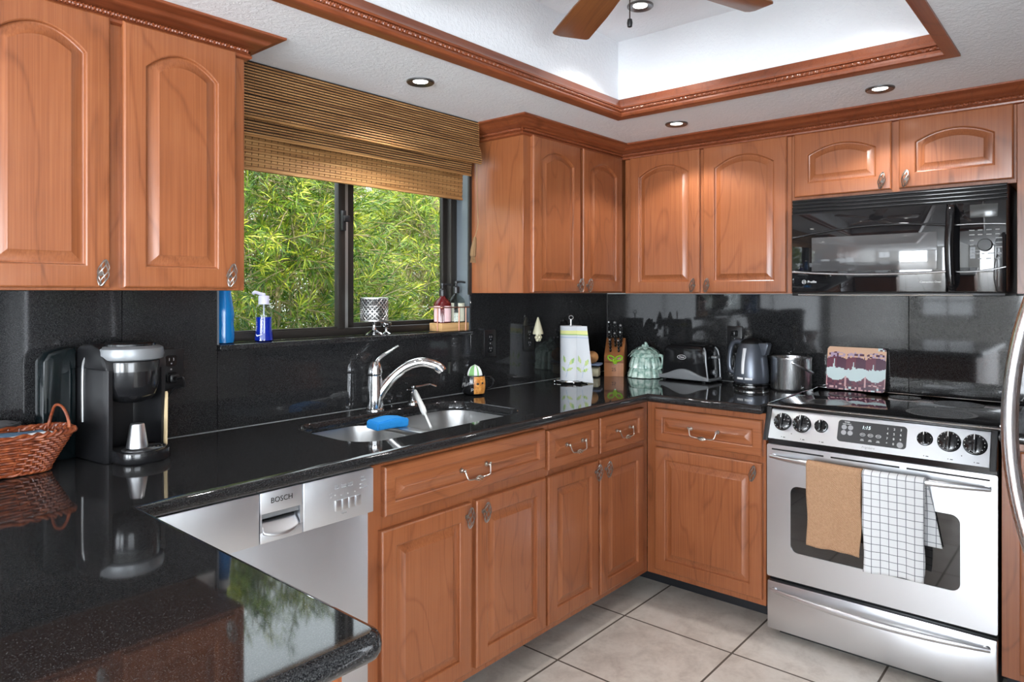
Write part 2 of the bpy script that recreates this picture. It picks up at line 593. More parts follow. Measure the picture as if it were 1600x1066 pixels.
MB().box(WX1 - .012, WX1 + .004, YB - .004, YB + .006, WZ0 + .16, WZ1).build('jamb_edge', M_BRONZE, win)

# backsplash granite, slab by slab
def slab(x0, x1, y0, y1, z0, z1, label):
    tag(MB().box(x0, x1, y0, y1, z0, z1, .0012, seg=1).build('backsplash_slab', M_GRANITE), label, 'backsplash', 'polished granite backsplash slabs')
Z0 = .9145
slab(-.8, .7925, YB, YW, Z0, 1.366, 'polished black granite backsplash slab behind the wicker basket, at the far left')
slab(.7940, 1.0785, YB, YW, Z0, 1.366, 'narrow polished black granite slab with the outlet right of the coffee maker')
slab(1.0800, 2.2500, YB, YW, Z0, 1.171, 'long low black granite slab under the window sill behind the faucet')
slab(2.2515, XB - .001, YB, YW, Z0, 1.358, 'black granite slab behind the mug and paper towels, right of the window')
slab(XB, XW, .6615, YB - .001, Z0, 1.352, 'black granite slab behind the toaster and the kettle')
slab(XB, XW, -.6, .6600, Z0, 1.352, 'black granite slab behind the right half of the cooktop')

# crown mouldings with a rope bead
def sweep(mb, prof, path, closed=False, M=None):
    """prof: (out, z) pairs; out is measured to the right of the path direction"""
    n = len(path)
    L = []
    for i in range(n):
        p = Vector(path[i])
        a = Vector(path[(i - 1) % n]) if (closed or i > 0) else None
        b = Vector(path[(i + 1) % n]) if (closed or i < n - 1) else None
        ns = []
        for (s, t) in ((a, p), (p, b)):
            if s is not None and t is not None:
                d = (t - s).normalized()
                ns.append(Vector((d.y, -d.x)))
        if len(ns) == 2:
            m = ns[0] + ns[1]
            m = m * (2 / m.length_squared)
        else:
            m = ns[0]
        L.append([(p.x + m.x * o, p.y + m.y * o, z) for (o, z) in prof])
    if closed:
        L.append(L[0])
    return mb.loops(L, 0, M, not closed, not closed)

def rope(mb, path, out, z, r=.0055, closed=False):
    n = len(path)
    segs = range(n if closed else n - 1)
    for i in segs:
        a, b = Vector(path[i]), Vector(path[(i + 1) % n])
        d = (b - a).normalized()
        nn = Vector((d.y, -d.x)) * out
        ln = (b - a).length
        k = max(2, int(ln / .0035))
        vs, fs = [], []
        for s in range(k + 1):
            p = a + d * (ln * s / k) + nn
            for q in range(8):
                t = 2 * PI * q / 8
                rr = r * (1 + .30 * math.cos(2 * t - 2 * PI * s * .0035 / .0085 * (ln / k / .0035)))
                vs.append((p.x + d.y * math.cos(t) * rr, p.y - d.x * math.cos(t) * rr, z + math.sin(t) * rr))
        for s in range(k):
            for q in range(8):
                q2 = (q + 1) % 8
                fs.append((s * 8 + q, s * 8 + q2, s * 8 + 8 + q2, s * 8 + 8 + q))
        mb.add(vs, fs)

CROWN = [(-.012, 2.028), (.006, 2.028), (.012, 2.032), (.013, 2.038), (.009, 2.043), (.006, 2.046), (.006, 2.058), (.016, 2.060), (.019, 2.063),
         (.025, 2.065), (.032, 2.068), (.041, 2.074), (.050, 2.081), (.058, 2.085), (.066, 2.086), (.070, 2.089), (.070, ZC - .0005), (-.012, ZC - .0005)]
# path runs so that the room is on the right-hand side
pl = [(-.6, 1.885), (1.012, 1.885), (1.012, YW)]
pr_ = [(2.250, YW), (2.250, 1.885), (3.035, 1.885), (3.035, -.60)]
CROWN = [(o * 1.17 if o > .02 else o, z) for (o, z) in CROWN]
def crown(n, paths):
    out = None
    for (mt, pp) in paths:
        m = MB()
        sweep(m, CROWN, pp)
        o = m.build('trim_%d' % n if out is None else 'crown_run', mt, out)
        if out is None:
            out = struct(o)
    return out
crown_l = crown(1, [(M_TRIM_X, pl)])
m = MB(); rope(m, pl[:2], .0095, 2.0520); rope(m, pl[1:], .0095, 2.0520)
m.build('rope_bead', M_TRIM_X, crown_l)
crown_r = crown(2, [(M_TRIM_X, pr_)])
m = MB()
for i in range(3):
    rope(m, pr_[i:i + 2], .0095, 2.0520)
m.build('rope_bead', M_TRIM_X, crown_r)

TRIM = [(-.002, 2.088), (.030, 2.088), (.037, 2.092), (.040, 2.100), (.036, 2.108), (.028, 2.110), (.028, 2.124), (.034, 2.127), (.034, 2.134),
        (.026, 2.140), (.018, 2.152), (.013, 2.166), (.010, 2.172), (-.002, 2.174)]
pt = [(TX0, TY0), (TX0, TY1), (TX1, TY1), (TX1, TY0)]
m = MB()
sweep(m, TRIM, pt, True)
t3 = struct(m.build('trim_3', M_TRIM_X))
m = MB(); rope(m, pt, .031, 2.117, .006, True)
m.build('rope_bead', M_TRIM_X, t3)

# ---------------------------------------------------------------- cabinets
def panel_door(name, w, h, mt, parent, loc, arch=0.0, rail=.052, t=.020, rot=(0, 0, 0)):
    """raised-panel door; local x = width, z = height, front at y = 0; arch lifts the middle of the panel top"""
    m = MB()
    NA = 16
    def ctr(i):
        x0, x1, z0 = rail + i, w - rail - i, rail + i
        ai = arch * ((w - 2 * rail - 2 * i) / (w - 2 * rail)) ** 1.6
        spring = h - rail - ai - i
        pts = [(x0, z0), (x1, z0)]
        for k in range(NA + 1):
            u = k / NA
            x = x1 + (x0 - x1) * u
            s = 2 * u - 1
            pts.append((x, spring + ai * (1 - s * s)))
        return pts
    def rect(i):
        x0, x1, z0, z1 = i, w - i, i, h - i
        return [(x0, z0), (x1, z0)] + [(x1 + (x0 - x1) * k / NA, z1) for k in range(NA + 1)]
    def at(pts, y):
        return [(p[0], y, p[1]) for p in pts]
    L = [at(rect(0), t), at(rect(0), .006), at(rect(.0015), .003), at(rect(.005), 0.0005), at(rect(.008), 0), at(ctr(0), 0), at(ctr(.003), .0020), at(ctr(.005), .0095),
         at(ctr(.008), .0105), at(ctr(.010), .0103), at(ctr(.032), .0020), at(ctr(.034), .0005)]
    m.loops(L, 0, None, True, True)
    # hide the extra top-edge points from shading: flat normals come from the sharp-angle split
    return m.build(name, mt, parent, loc, rot, 25)

def birdcage(m, c, half, r, M=None, axis='z', n=6, tw=.55):
    for k in range(n):
        pts = []
        for i in range(11):
            u = i / 10
            t = 2 * PI * k / n + 2 * PI * tw * (u - .5)
            rr = r * math.sin(PI * (.06 + .88 * u)) ** .8
            a = -half + 2 * half * u
            p = (rr * math.cos(t), rr * math.sin(t), a)
            p = p if axis == 'z' else (p[2], p[0], p[1])
            pts.append((c[0] + p[0], c[1] + p[1], c[2] + p[2]))
        m.tube(pts, .0016, 5, 0, M)

def knob(parent, x, z):
    m = MB()
    M = Matrix.Translation((x, -.020, z)) @ Matrix.Rotation(R(10), 4, 'Y')
    birdcage(m, (0, 0, 0), .031, .0125, M, 'z', 5, .45)
    m.ball((0, 0, .031), .0028, 5, 0, M)
    m.ball((0, 0, -.031), .0028, 5, 0, M)
    m.tube([(x, 0.002, z), (x, -.014, z)], .0032, 8)
    m.tube([(x, 0.002, z), (x, -.003, z)], .0075, 10)
    return m.build('knob', M_PEWTER, parent)

def bail_pull(parent, x, z, half=.052):
    m = MB()
    for s in (-1, 1):
        m.tube([(x + s * half, .001, z), (x + s * half, -.016, z)], .0030, 8)
        m.tube([(x + s * half, .001, z), (x + s * half, -.003, z)], .0080, 10)
        m.ball((x + s * half, -.017, z), .0058, 6)
        m.ball((x + s * (half + .009), -.012, z + .003), .0045, 6)
        m.tube(spline([(x + s * half, -.019, z - .002), (x + s * (half - .004), -.023, z - .018), (x + s * (half - .012), -.026, z - .028), (x + s * .014, -.026, z - .031)], 4), .0024, 7)
    birdcage(m, (x, -.026, z - .031), .017, .0075, None, 'x', 5, .5)
    return m.build('bail_pull', M_NICKEL, parent)

def cabinet(label, loc, rotz, w, depth, z0, z1, name, cat, group):
    t = thing(name, label, cat, loc, rotz, group)
    return t

D90 = -PI / 2
def carcass(t, x0, x1, z0, z1, depth, toe=None):
    MB().box(x0, x1, .0205, depth, z0, z1, .0012, seg=1).build('carcass', M_WOOD_V, t)
    if toe:
        MB().box(x0, x1, .085, depth - .02, 0.0, z0 - .0005).build('toe_kick', M_TOE, t)

GU, GB = 'arched cherry wall cabinets', 'cherry base cabinets'
UZ, UH = 1.372, .668
# upper left of the window
t = thing('wall_cabinet', 'two-door cherry wall cabinet left of the window, above the coffee maker', 'cabinet', (0, 1.865, 0), 0, GU)
carcass(t, .33, 1.008, 1.366, 2.094, .343)
for (x0, x1) in ((.352, .650), (.679, .975)):
    d = panel_door('door', x1 - x0, UH, M_WOOD_V, t, (x0, 0, UZ), .050)
    knob(d, x1 - x0 - .024, .036)
t = thing('wall_cabinet', 'arched cherry wall cabinet next to the two-door one, above the far left of the counter', 'cabinet', (0, 1.865, 0), 0, GU)
carcass(t, -.35, .329, 1.366, 2.094, .343)
panel_door('door', .30, UH, M_WOOD_V, t, (.012, 0, UZ), .05)
# upper right of the window
t = thing('wall_cabinet', 'cherry wall cabinet between the window and the corner, plain side towards the window', 'cabinet', (0, 1.865, 0), 0, GU)
carcass(t, 2.256, 3.389, 1.358, 2.094, .343)
for (x0, x1, s) in ((2.303, 2.650, 1), (2.674, 3.012, 0)):
    d = panel_door('door', x1 - x0, .672, M_WOOD_V, t, (x0, 0, 1.362), .048)
    knob(d, (x1 - x0 - .024) if s else .024, .032)
# stove wall uppers
t = thing('wall_cabinet', 'tall two-door cherry wall cabinet left of the microwave, above the toaster', 'cabinet', (3.015, 1.86, 0), D90, GU)
carcass(t, -.004, .822, 1.356, 2.094, .373)
for (x0, x1, s) in ((.033, .406, 1), (.424, .805, 0)):
    d = panel_door('door', x1 - x0, .672, M_WOOD_V, t, (x0, 0, 1.360), .048)
    knob(d, (x1 - x0 - .026) if s else .026, .034)
t = thing('wall_cabinet', 'short wide two-door cherry wall cabinet directly above the microwave', 'cabinet', (3.015, 1.86, 0), D90, GU)
carcass(t, .8225, 1.604, 1.750, 2.094, .373)
for (x0, x1, s) in ((.837, 1.208, 1), (1.234, 1.596, 0)):
    d = panel_door('door', x1 - x0, .266, M_WOOD_V, t, (x0, 0, 1.764), .038, .054)
    knob(d, (x1 - x0 - .030) if s else .026, .034)
t = thing('wall_cabinet', 'cherry wall cabinet right of the microwave, cut off by the photo edge', 'cabinet', (3.015, 1.86, 0), D90, GU)
carcass(t, 1.6045, 2.40, 1.356, 2.094, .373)
panel_door('door', .37, .355, M_WOOD_V, t, (1.628, 0, 1.362), 0)
panel_door('door', .37, .300, M_WOOD_V, t, (1.628, 0, 1.735), .035)

# base cabinets along the window wall; doors at y = 1.565
t = thing('base_cabinet', 'cherry sink base with one wide false drawer front and two doors, right of the dishwasher', 'cabinet', (0, 1.565, 0), 0, GB)
carcass(t, 1.214, 2.0395, .105, .876, .06, None)
MB().box(1.214, 2.0395, .0705, .62, .105, .66).build('cabinet_box', M_WOOD_V, t)
MB().box(1.214, 2.0395, .180, .60, 0, .1045).build('toe_kick', M_TOE, t)
d = panel_door('false_drawer_front', .742, .144, M_WOOD_X, t, (1.261, 0, .719), 0, .036)
bail_pull(d, .363, .076, .058)
d = panel_door('door', .366, .548, M_WOOD_V, t, (1.250, 0, .134), 0); knob(d, .340, .508)
d = panel_door('door', .369, .548, M_WOOD_V, t, (1.637, 0, .134), 0); knob(d, .030, .508)
t = thing('base_cabinet', 'cherry base cabinet with two small drawers over two narrow doors, nearest the corner', 'cabinet', (0, 1.565, 0), 0, GB)
carcass(t, 2.0400, 2.7685, .105, .876, .62, None)
MB().box(2.0400, 2.923, .180, .60, 0, .1045).build('toe_kick', M_TOE, t)
for (x0, x1, dl) in ((2.020, 2.350, 0), (2.364, 2.708, 0)):
    d = panel_door('drawer', x1 - x0, .146, M_WOOD_X, t, (x0, 0, .706), 0, .036)
    bail_pull(d, (x1 - x0) / 2 - .004, .078, .052)
d = panel_door('door', .330, .548, M_WOOD_V, t, (2.020, 0, .134), 0, .05); knob(d, .305, .508)
d = panel_door('door', .344, .548, M_WOOD_V, t, (2.364, 0, .134), 0, .05); knob(d, .033, .508)
# base cabinet left of the stove
t = thing('base_cabinet', 'cherry base cabinet with one drawer over one door, immediately left of the stove', 'cabinet', (2.748, 1.56, 0), D90, GB)
carcass(t, -.0245, .512, .105, .876, .62, None)
MB().box(-.184, .512, .178, .60, 0, .1045).build('toe_kick', M_TOE, t)
d = panel_door('drawer', .480, .146, M_WOOD_X, t, (.022, 0, .703), 0, .036); bail_pull(d, .236, .076, .060)
d = panel_door('door', .480, .545, M_WOOD_V, t, (.022, 0, .132), 0, .05); knob(d, .450, .505)
# right of the stove
t = thing('base_cabinet', 'cherry base cabinet right of the stove, mostly hidden by the refrigerator handle', 'cabinet', (2.748, 1.56, 0), D90, GB)
carcass(t, 1.286, 2.30, .105, .876, .62, None)
MB().box(1.286, 2.30, .178, .60, 0, .1045).build('toe_kick', M_TOE, t)
panel_door('door', .42, .545, M_WOOD_V, t, (1.335, 0, .132), 0, .05)
panel_door('drawer', .42, .146, M_WOOD_X, t, (1.335, 0, .703), 0, .036)
# peninsula base under the near counter
t = thing('base_cabinet', 'cherry peninsula base cabinet under the near granite counter', 'cabinet', (0, 0, 0), 0, GB)
MB().box(-.75, .545, .765, 1.535, .105, .876, .0015).build('carcass', M_WOOD_V, t)
MB().box(-.75, .47, .83, 1.535, 0, .1045).build('toe_kick', M_TOE, t)
t = thing('base_cabinet', 'blind corner of the cherry base run, behind the peninsula', 'cabinet', (0, 0, 0), 0, GB)
MB().box(-.75, .606, 1.64, 2.18, 0, .876, .0015).build('carcass', M_WOOD_V, t)

# ---------------------------------------------------------------- countertops
def counter(name, outer, holes, label):
    m = MB()
    L = [(0.012, .879), (.004, .882), (0.0005, .889), (0, .897), (.0015, .905), (.006, .911), (.014, .914)]
    rings = [[(p[0], p[1], z) for p in (offset_poly(outer, i) if i else outer)] for (i, z) in L]
    m.loops(rings)
    hr = []
    for hpts in holes:
        H = [(p[0], p[1]) for p in hpts]
        a = [(p[0], p[1], .914) for p in offset_poly(H, -.004)]
        b = [(p[0], p[1], .910) for p in H]
        c_ = [(p[0], p[1], .879) for p in H]
        m.loops([a[::-1], b[::-1], c_[::-1]])
        hr.append((a, c_))
    for (top, z) in ((True, .914), (False, .879)):
        bm = bmesh.new()
        for ring in [rings[-1] if top else rings[0]] + [(h[0] if top else h[1]) for h in hr]:
            vs = [bm.verts.new(p) for p in ring]
            for i in range(len(vs)):
                bm.edges.new((vs[i], vs[(i + 1) % len(vs)]))
        bmesh.ops.triangle_fill(bm, use_beauty=True, use_dissolve=False, edges=list(bm.edges))
        for f in bm.faces:
            if (f.normal.z > 0) != top:
                f.normal_flip()
        m.bm(bm, 0, None, False)
    o = m.build(name, M_GRANITE, None, (0, 0, 0), (0, 0, 0), 50)
    tag(o, label, 'countertop', 'polished black granite countertops')
    return o

def rc(cx, cy, r, a0, n=8):
    return [(cx + r * math.cos(a0 + PI / 2 * k / n), cy + r * math.sin(a0 + PI / 2 * k / n)) for k in range(n + 1)]
PX, PY = .592, .722
outer = [(-.80, PY)] + rc(PX - .030, PY + .030, .030, -PI / 2) + [(PX, 1.540), (2.705, 1.540), (2.705, 1.043), (3.369, 1.043), (3.369, 2.189), (-.80, 2.189)]
SINK = rrect(1.255, 2.030, 1.668, 2.072, .105, 8)
counter('countertop', outer, [SINK], 'black granite worktop running from the near peninsula past the sink to the stove')
counter('countertop', [(2.705, -.60), (3.369, -.60), (3.369, .276), (2.705, .276)], [], 'short black granite worktop right of the stove')
# ---------------------------------------------------------------- sink, faucet and things at the sink
t = thing('sink', 'double-bowl undermount stainless sink set in the black counter below the window', 'sink', (0, 0, 0))
def bowl(x0, x1, y0, y1, r, ztop, depth, name):
    m = MB()
    L = []
    for (i, z) in ((0, ztop), (.004, ztop - .02), (.012, ztop - depth + .05), (.03, ztop - depth + .012), (.06, ztop - depth)):
        L.append([(p[0], p[1], z) for p in rrect(x0 + i, x1 - i, y0 + i, y1 - i, max(.03, r - i * .4), 8)])
    m.loops(L, 0, None, False, True)
    return m.build(name, M_SINK, t)
bowl(1.252, 1.588, 1.664, 2.076, .105, .8785, .19, 'bowl')
bowl(1.622, 2.034, 1.664, 2.076, .105, .8785, .19, 'bowl')
m = MB()
m.box(1.584, 1.628, 1.685, 2.055, .866, .8840, .004)
m.build('bowl_divider', M_SINK, t)
for (x, y) in ((1.42, 1.89), (1.83, 1.89)):
    m = MB().lathe([(.045, .6895), (.045, .692), (.036, .693), (.030, .690), (.001, .690)], (x, y, 0), 24)
    m.build('drain', M_CHROME, t)

t = thing('faucet', 'single-lever polished chrome faucet with arched spout behind the sink', 'faucet', (1.664, 2.125, .914))
M = Matrix.Rotation(R(-38), 4, 'Z')     # local +x = spout direction over the sink
m = MB()
m.lathe([(.036, 0), (.036, .004), (.031, .008), (.030, .03), (.0285, .10), (.0275, .130)], n=28)
m.build('faucet_body', M_CHROME, t)
m = MB()
sp = spline([(.000, 0, .020), (.010, 0, .045), (.036, 0, .086), (.074, 0, .130), (.120, 0, .163), (.170, 0, .177), (.212, 0, .170), (.236, 0, .160)], 6)
n_ = len(sp)
m.tube(sp, [.0245 - .0055 * min(1, i / (n_ * .5)) for i in range(n_)], 16, 0, M, up=(0, 1, 0))
m.build('spout', M_CHROME, t)
m = MB()
m.tube([(.232, 0, .164), (.248, 0, .150), (.254, 0, .142)], [.0195, .0215, .0205], 16, 0, M)
m.build('spray_head', M_CHROME, t)
m = MB()
m.lathe([(.0275, .131), (.0285, .134), (.0275, .150), (.023, .172), (.017, .184), (.001, .190)], n=28)
hp = spline([(-.004, 0, .160), (.006, 0, .185), (.030, 0, .205), (.062, 0, .222), (.094, 0, .238)], 6)
m.tube(hp, [.020 - .0125 * i / (len(hp) - 1) for i in range(len(hp))], 12, 0, Matrix.Rotation(R(-16), 4, 'Z'), sy=1.0, sx=.62, up=(0, 0, 1))
m.build('lever_handle', M_CHROME, t)

t = thing('soap_dispenser', 'small chrome counter soap dispenser right of the faucet', 'soap dispenser', (1.857, 2.128, .914))
m = MB().lathe([(.024, 0), (.024, .004), (.019, .010), (.012, .014), (.0115, .035), (.013, .038), (.013, .046), (.006, .050), (.006, .062), (.011, .064), (.011, .072), (.001, .074)], n=20)
m.build('pump_body', M_CHROME, t)
m = MB().tube(spline([(0, 0, .068), (.03, -.008, .068), (.070, -.018, .072), (.100, -.026, .062)], 6), .0042, 8)
m.tube([(0, 0, .054), (-.028, .004, .058)], .003, 6)
m.build('spout', M_CHROME, t)

# white dish wand leaning from the dispenser into the right bowl
t = thing('dish_wand', 'white dish wand leaning from the soap dispenser into the right sink bowl', 'dish brush', (1.828, 2.085, .972))
d = Vector((1.640, 1.785, .889)) - Vector((1.828, 2.085, .972))
m = MB()
m.tube([d * k for k in (0, .03, .15, .35, .52, .60, .62)], [.006, .010, .012, .0135, .015, .013, .008], 12, sy=.7)
m.build('handle', M_WHITE, t)
MB().tube([d * .61, d * .98], .0045, 8).build('stem', M_WHITE, t)

sp_m = mat('blue_sponge', lin(28, 136, 210), 0.9)
q = N(sp_m)
q.bump(q.noise(q.coords((1, 1, 1)), 300, 3), 0.6, 0.003)
m = MB()
def spg(u, v):
    return (u, v, 0)
bm = bmesh.new()
bmesh.ops.create_grid(bm, x_segments=14, y_segments=8, size=.5)
bmesh.ops.solidify(bm, geom=list(bm.faces), thickness=-1.0)
for v in bm.verts:
    top = v.co.z > .3 or v.co.z < -.3
    x, y = v.co.x, v.co.y
    z = abs(v.co.z)
    zz = (.031 + .0025 * math.sin(5.5 * x + 1.2)) * (1 if v.co.z > 0 else 0) + .0025 * math.cos(3.2 * x)
    v.co = Vector((x * .128 + .004 * (zz > .015), y * .078, zz))
bmesh.ops.recalc_face_normals(bm, faces=list(bm.faces))
bmesh.ops.bevel(bm, geom=[e for e in bm.edges if e.is_manifold and e.calc_face_angle(0) > 1.0], offset=.004, segments=2, affect='EDGES')
m.bm(bm)
tag(m.build('sponge', sp_m, None, (1.572, 1.940, .8838), (0, 0, R(-7))), 'bright blue sponge resting on the divider between the sink bowls', 'sponge')

# ---------------------------------------------------------------- dishwasher
t = thing('dishwasher', 'stainless dishwasher below the counter, partly behind the peninsula', 'dishwasher', (.617, 1.565, 0))
MB().box(0, .592, .03, .56, .10, .868).build('tub', M_BLACK_MATT, t)
MB().box(0.003, .589, .006, .03, .105, .750, .004).build('door_panel', M_DW, t)
MB().box(.01, .58, .085, .55, 0, .099).build('toe_kick', M_TOE, t)
m = MB()
z0, z1, hx0, hx1, hz0, hz1 = .753, .877, .256, .360, .782, .824
m.box(.001, .2505, -.016, .03, z0, z1, .004)
m.box(.3685, .591, -.016, .03, z0, z1, .004)
m.box(.2515, .3675, -.016, .03, hz1, z1, .003)
m.box(.2515, .3675, -.016, .03, z0, hz0, .003)
m.box(.2515, hx0, -.016, .03, hz0 - .002, hz1 + .002)
m.box(hx1, .3675, -.016, .03, hz0 - .002, hz1 + .002)
cp = m.build('control_panel', M_DW, t)
MB().box(hx0, hx1, .012, .030, hz0, hz1).build('handle_recess', M_BLACK_MATT, t)
m = MB()
m.grid(lambda u, v: (hx0 + .002 + u * (hx1 - hx0 - .004), -.019 + .022 * v - .010 * (1 - (2 * u - 1) ** 2) * (1 - v), hz0 - .004 - .010 * (1 - (2 * u - 1) ** 2) * (1 - v) + .026 * v), 16, 5)
hd = m.build('door_handle', M_STEEL, t)
sm = hd.modifiers.new('thick', 'SOLIDIFY'); sm.thickness = .003
MB().box(hx0 + .001, hx1 - .001, -.010, .012, hz1 - .012, hz1 - .001).build('handle_lip', M_GREY_PLASTIC, t)
for i in range(4):
    MB().box(.4635 + i * .0215, .4830 + i * .0215, -.0195, -.010, .783, .812, .002).build('push_button', M_STEEL, t)
m = MB().text('BOSCH', .0185, front_M(.309, -.0166, .853))
lg = m.build('lettering', M_PRINT_B, t)
m = MB()
for (x, s) in ((.470, 'Rinse\nHold'), (.492, 'Power\nScrub'), (.513, 'Quick\nWash')):
    m.text(s, .0062, front_M(x, -.0166, .846))
m.text('ON', .006, front_M(.452, -.0166, .832))
for i, s in enumerate(('Dry', 'Wash', 'Clean', 'Sanitized')):
    m.text(s, .006, front_M(.548, -.0166, .858 - i * .0095), align='LEFT')
m.text('Cancel', .006, front_M(.492, -.0166, .774))
for i in range(3):
    m.lathe([(.0016, 0), (.0016, .0006)], (0, 0, 0), 8, 0, front_M(.484 + .0215 * i, -.0163, .823))
m.build('button_legend', M_PRINT_G, t)
for (x, z) in ((.452, .823), (.464, .826), (.545, .839), (.545, .829)):
    MB().lathe([(.0018, 0), (.0018, .0006)], (0, 0, 0), 8, 0, front_M(x, -.0163, z)).build('indicator_light', M_PRINT_W, t)

# ---------------------------------------------------------------- stove (local x runs left to right along the stove wall)
SW = .757
t = thing('stove', 'stainless slide-in electric range with two towels on its oven door', 'stove', (2.750, 1.0385, 0), D90)
MB().box(.002, SW - .002, .03, .60, .03, .904, .002).build('range_body', M_BLACK, t)
MB().box(.03, SW - .03, .06, .58, 0, .0295).build('toe_base', M_BLACK_MATT, t)
# drawer
d = MB().box(.001, SW - .001, 0, .03, .032, .222, .006).build('drawer', M_STEEL, t)
def bow_handle(parent, x0, x1, z, out, name):
    m = MB()
    pts = arc((x0, -.012, z), (x1, -.012, z), (0, -out, 0), 20)
    k = len(pts)
    rad = [.013 * (.35 + .65 * math.sin(PI * min(1, max(0, (i + 1) / (k + 1)))) ** .5) for i in range(k)]
    m.tube(pts, rad, 14, 0, None, False, .95, .62, up=(0, 0, 1))
    for xe, s in ((x0, 1), (x1, -1)):
        m.tube([(xe + s * .010, .002, z), (xe + s * .012, -.014, z)], .010, 10)
    return m.build(name, M_STEEL, parent)
bow_handle(d, .020, SW - .020, .190, .045, 'drawer_handle')
# oven door
d = MB()
wx0, wx1, wz0, wz1 = .092, .652, .352, .610
out_ = rrect(.001, SW - .001, .240, .762, .006, 3)
hole = rrect(wx0, wx1, wz0, wz1, .028, 6)
bm = bmesh.new()
for ring in (out_, hole):
    vs = [bm.verts.new((p[0], 0, p[1])) for p in ring]
    for i in range(len(vs)):
        bm.edges.new((vs[i], vs[(i + 1) % len(vs)]))
bmesh.ops.triangle_fill(bm, use_beauty=True, use_dissolve=False, edges=list(bm.edges))
d.bm(bm, 0, None, False)
d.loops([[(p[0], 0, p[1]) for p in out_], [(p[0], .03, p[1]) for p in out_]], 0, None, False, True)
d.loops([[(p[0], 0, p[1]) for p in hole], [(p[0], .004, p[1]) for p in hole]])
door = d.build('oven_door', M_STEEL, t)
m = MB()
m.prism(hole, .003, .008, 'y')
m.build('oven_window', M_OVEN_GLASS, door)
bow_handle(door, .018, SW - .018, .716, .050, 'door_handle')
for (a, b) in ((.020, .215), (.240, .470), (.492, .735)):
    MB().box(a, b, -.0012, .004, .7405, .7465, .001).build('vent_slot', M_BLACK_MATT, door)
# gap under the controls and the sloping control panel
MB().box(.004, SW - .004, .008, .06, .763, .800).build('vent_trim', M_BLACK_GLOSS, t)
PZ0, PZ1, PY0, PY1 = .793, .902, -.038, .006
cp = MB()
cp.prism([(PY0, PZ0), (PY1, PZ1), (.05, PZ1), (.05, PZ0)], .019, SW - .019, 'x', b=.002)
cpo = cp.build('control_panel', M_STEEL, t)
for a in (0.0, SW - .0188):
    MB().prism([(PY0 - .004, PZ0 - .010), (PY1 - .003, PZ1 + .006), (.06, PZ1 + .006), (.06, PZ0 - .010)], a, a + .0188, 'x', b=.002).build('panel_end_cap', M_BLACK, t)
TILT = math.atan2(PY1 - PY0, PZ1 - PZ0)
def on_panel(x, z, off=0.0):
    """frame on the sloping panel: local x right, y up the slope, z out of the panel"""
    y = PY0 + (PY1 - PY0) * (z - PZ0) / (PZ1 - PZ0)
    M = Matrix.Translation((x, y, z)) @ Matrix.Rotation(-TILT, 4, 'X') @ Matrix(((1, 0, 0, 0), (0, 0, -1, 0), (0, 1, 0, 0), (0, 0, 0, 1)))
    return M @ Matrix.Translation((0, 0, off))
for (x, r, ang) in ((.068, .032, 0), (.140, .032, 0), (.211, .0225, 0), (.551, .0225, 0), (.622, .033, 0), (.696, .033, 0)):
    m = MB()
    M = on_panel(x, .857, .0005)
    m.lathe([(r + .002, 0), (r + .002, .003), (r, .005), (r * .96, .014), (r * .80, .017), (.001, .017)], n=28, M=M)
    m.box(-r * .20, r * .20, -r * .86, r * .92, .015, .030, .004, M=M)
    kb = m.build('control_knob', M_BLACK_GLOSS, t)
    m = MB()
    ticks = 14 if r > .03 else 6
    for k in range(ticks):
        a = 2 * PI * k / ticks + .2
        MM = M @ Matrix.Rotation(a, 4, 'Z')
        lg = .006 if k % 3 else .009
        m.box(r * .90 - lg, r * .90, -.0011, .0011, .0150, .0162, M=MM)
    m.box(-.0012, .0012, r * .35, r * .9, .0300, .0306, M=M)
    m.build('dial_marks', M_PRINT_W, kb)
# clock and keypad
dm = MB()
rr = rrect(-.113, .113, -.040, .040, .012, 5)
dm.prism(rr, 0, .0022, 'z', M=on_panel(.383, .851, .0002))
dsp = dm.build('display_panel', mat('display_panel_grey', (0.045, 0.046, 0.048, 1), 0.22), t)
M = on_panel(.383, .851, .0026)
m = MB().text('1:15', .017, M @ Matrix.Translation((-.018, .020, 0)), shear=.12)
m.build('clock_digits', M_CLOCK, dsp)
m = MB()
for j in range(4):
    for i in range(3):
        s = ('123', '456', '789', None)[j]
        m.text(s[i] if s else ('*', '0', '')[i], .011, M @ Matrix.Translation((.052 + i * .021, .026 - j * .0175, 0)))
for i in range(3):
    x = -.028 + i * .026
    ring = [(x + .0085 * math.cos(2 * PI * k / 20), -.006 + .0055 * math.sin(2 * PI * k / 20), 0) for k in range(20)]
    m.tube(ring, .0005, 4, 0, M, True)
    m.text(('BAKE', 'BROIL', 'CLEAN')[i], .0045, M @ Matrix.Translation((x, -.006, 0)))
    m.box(x - .006, x + .006, -.028, -.0265, 0, .0004, M=M)
    m.box(x - .0045, x + .0045, -.024, -.0225, 0, .0004, M=M)
m.text('TIMER', .007, M @ Matrix.Translation((-.083, .033, 0)))
m.text('OVEN LIGHT', .0052, M @ Matrix.Translation((-.083, .026, 0)))
m.build('keypad_legend', M_PRINT_W, dsp)
for (x, y, r, mt) in ((-.092, .014, .009, M_PRINT_G), (-.070, .014, .009, M_PRINT_G), (-.092, -.006, .009, M_PRINT_G), (-.070, -.006, .009, M_PRINT_G), (.094, -.027, .010, M_PRINT_G)):
    MB().lathe([(r, 0), (r, .0006), (r * .9, .001), (.001, .001)], (0, 0, 0), 20, 0, M @ Matrix.Translation((x, y, 0)), False).build('touch_button', mt, dsp)
m = MB().text('Frigidaire', .0115, on_panel(.376, .804, .0004), shear=.3)
m.build('lettering', M_PRINT_G, t)
m = MB()
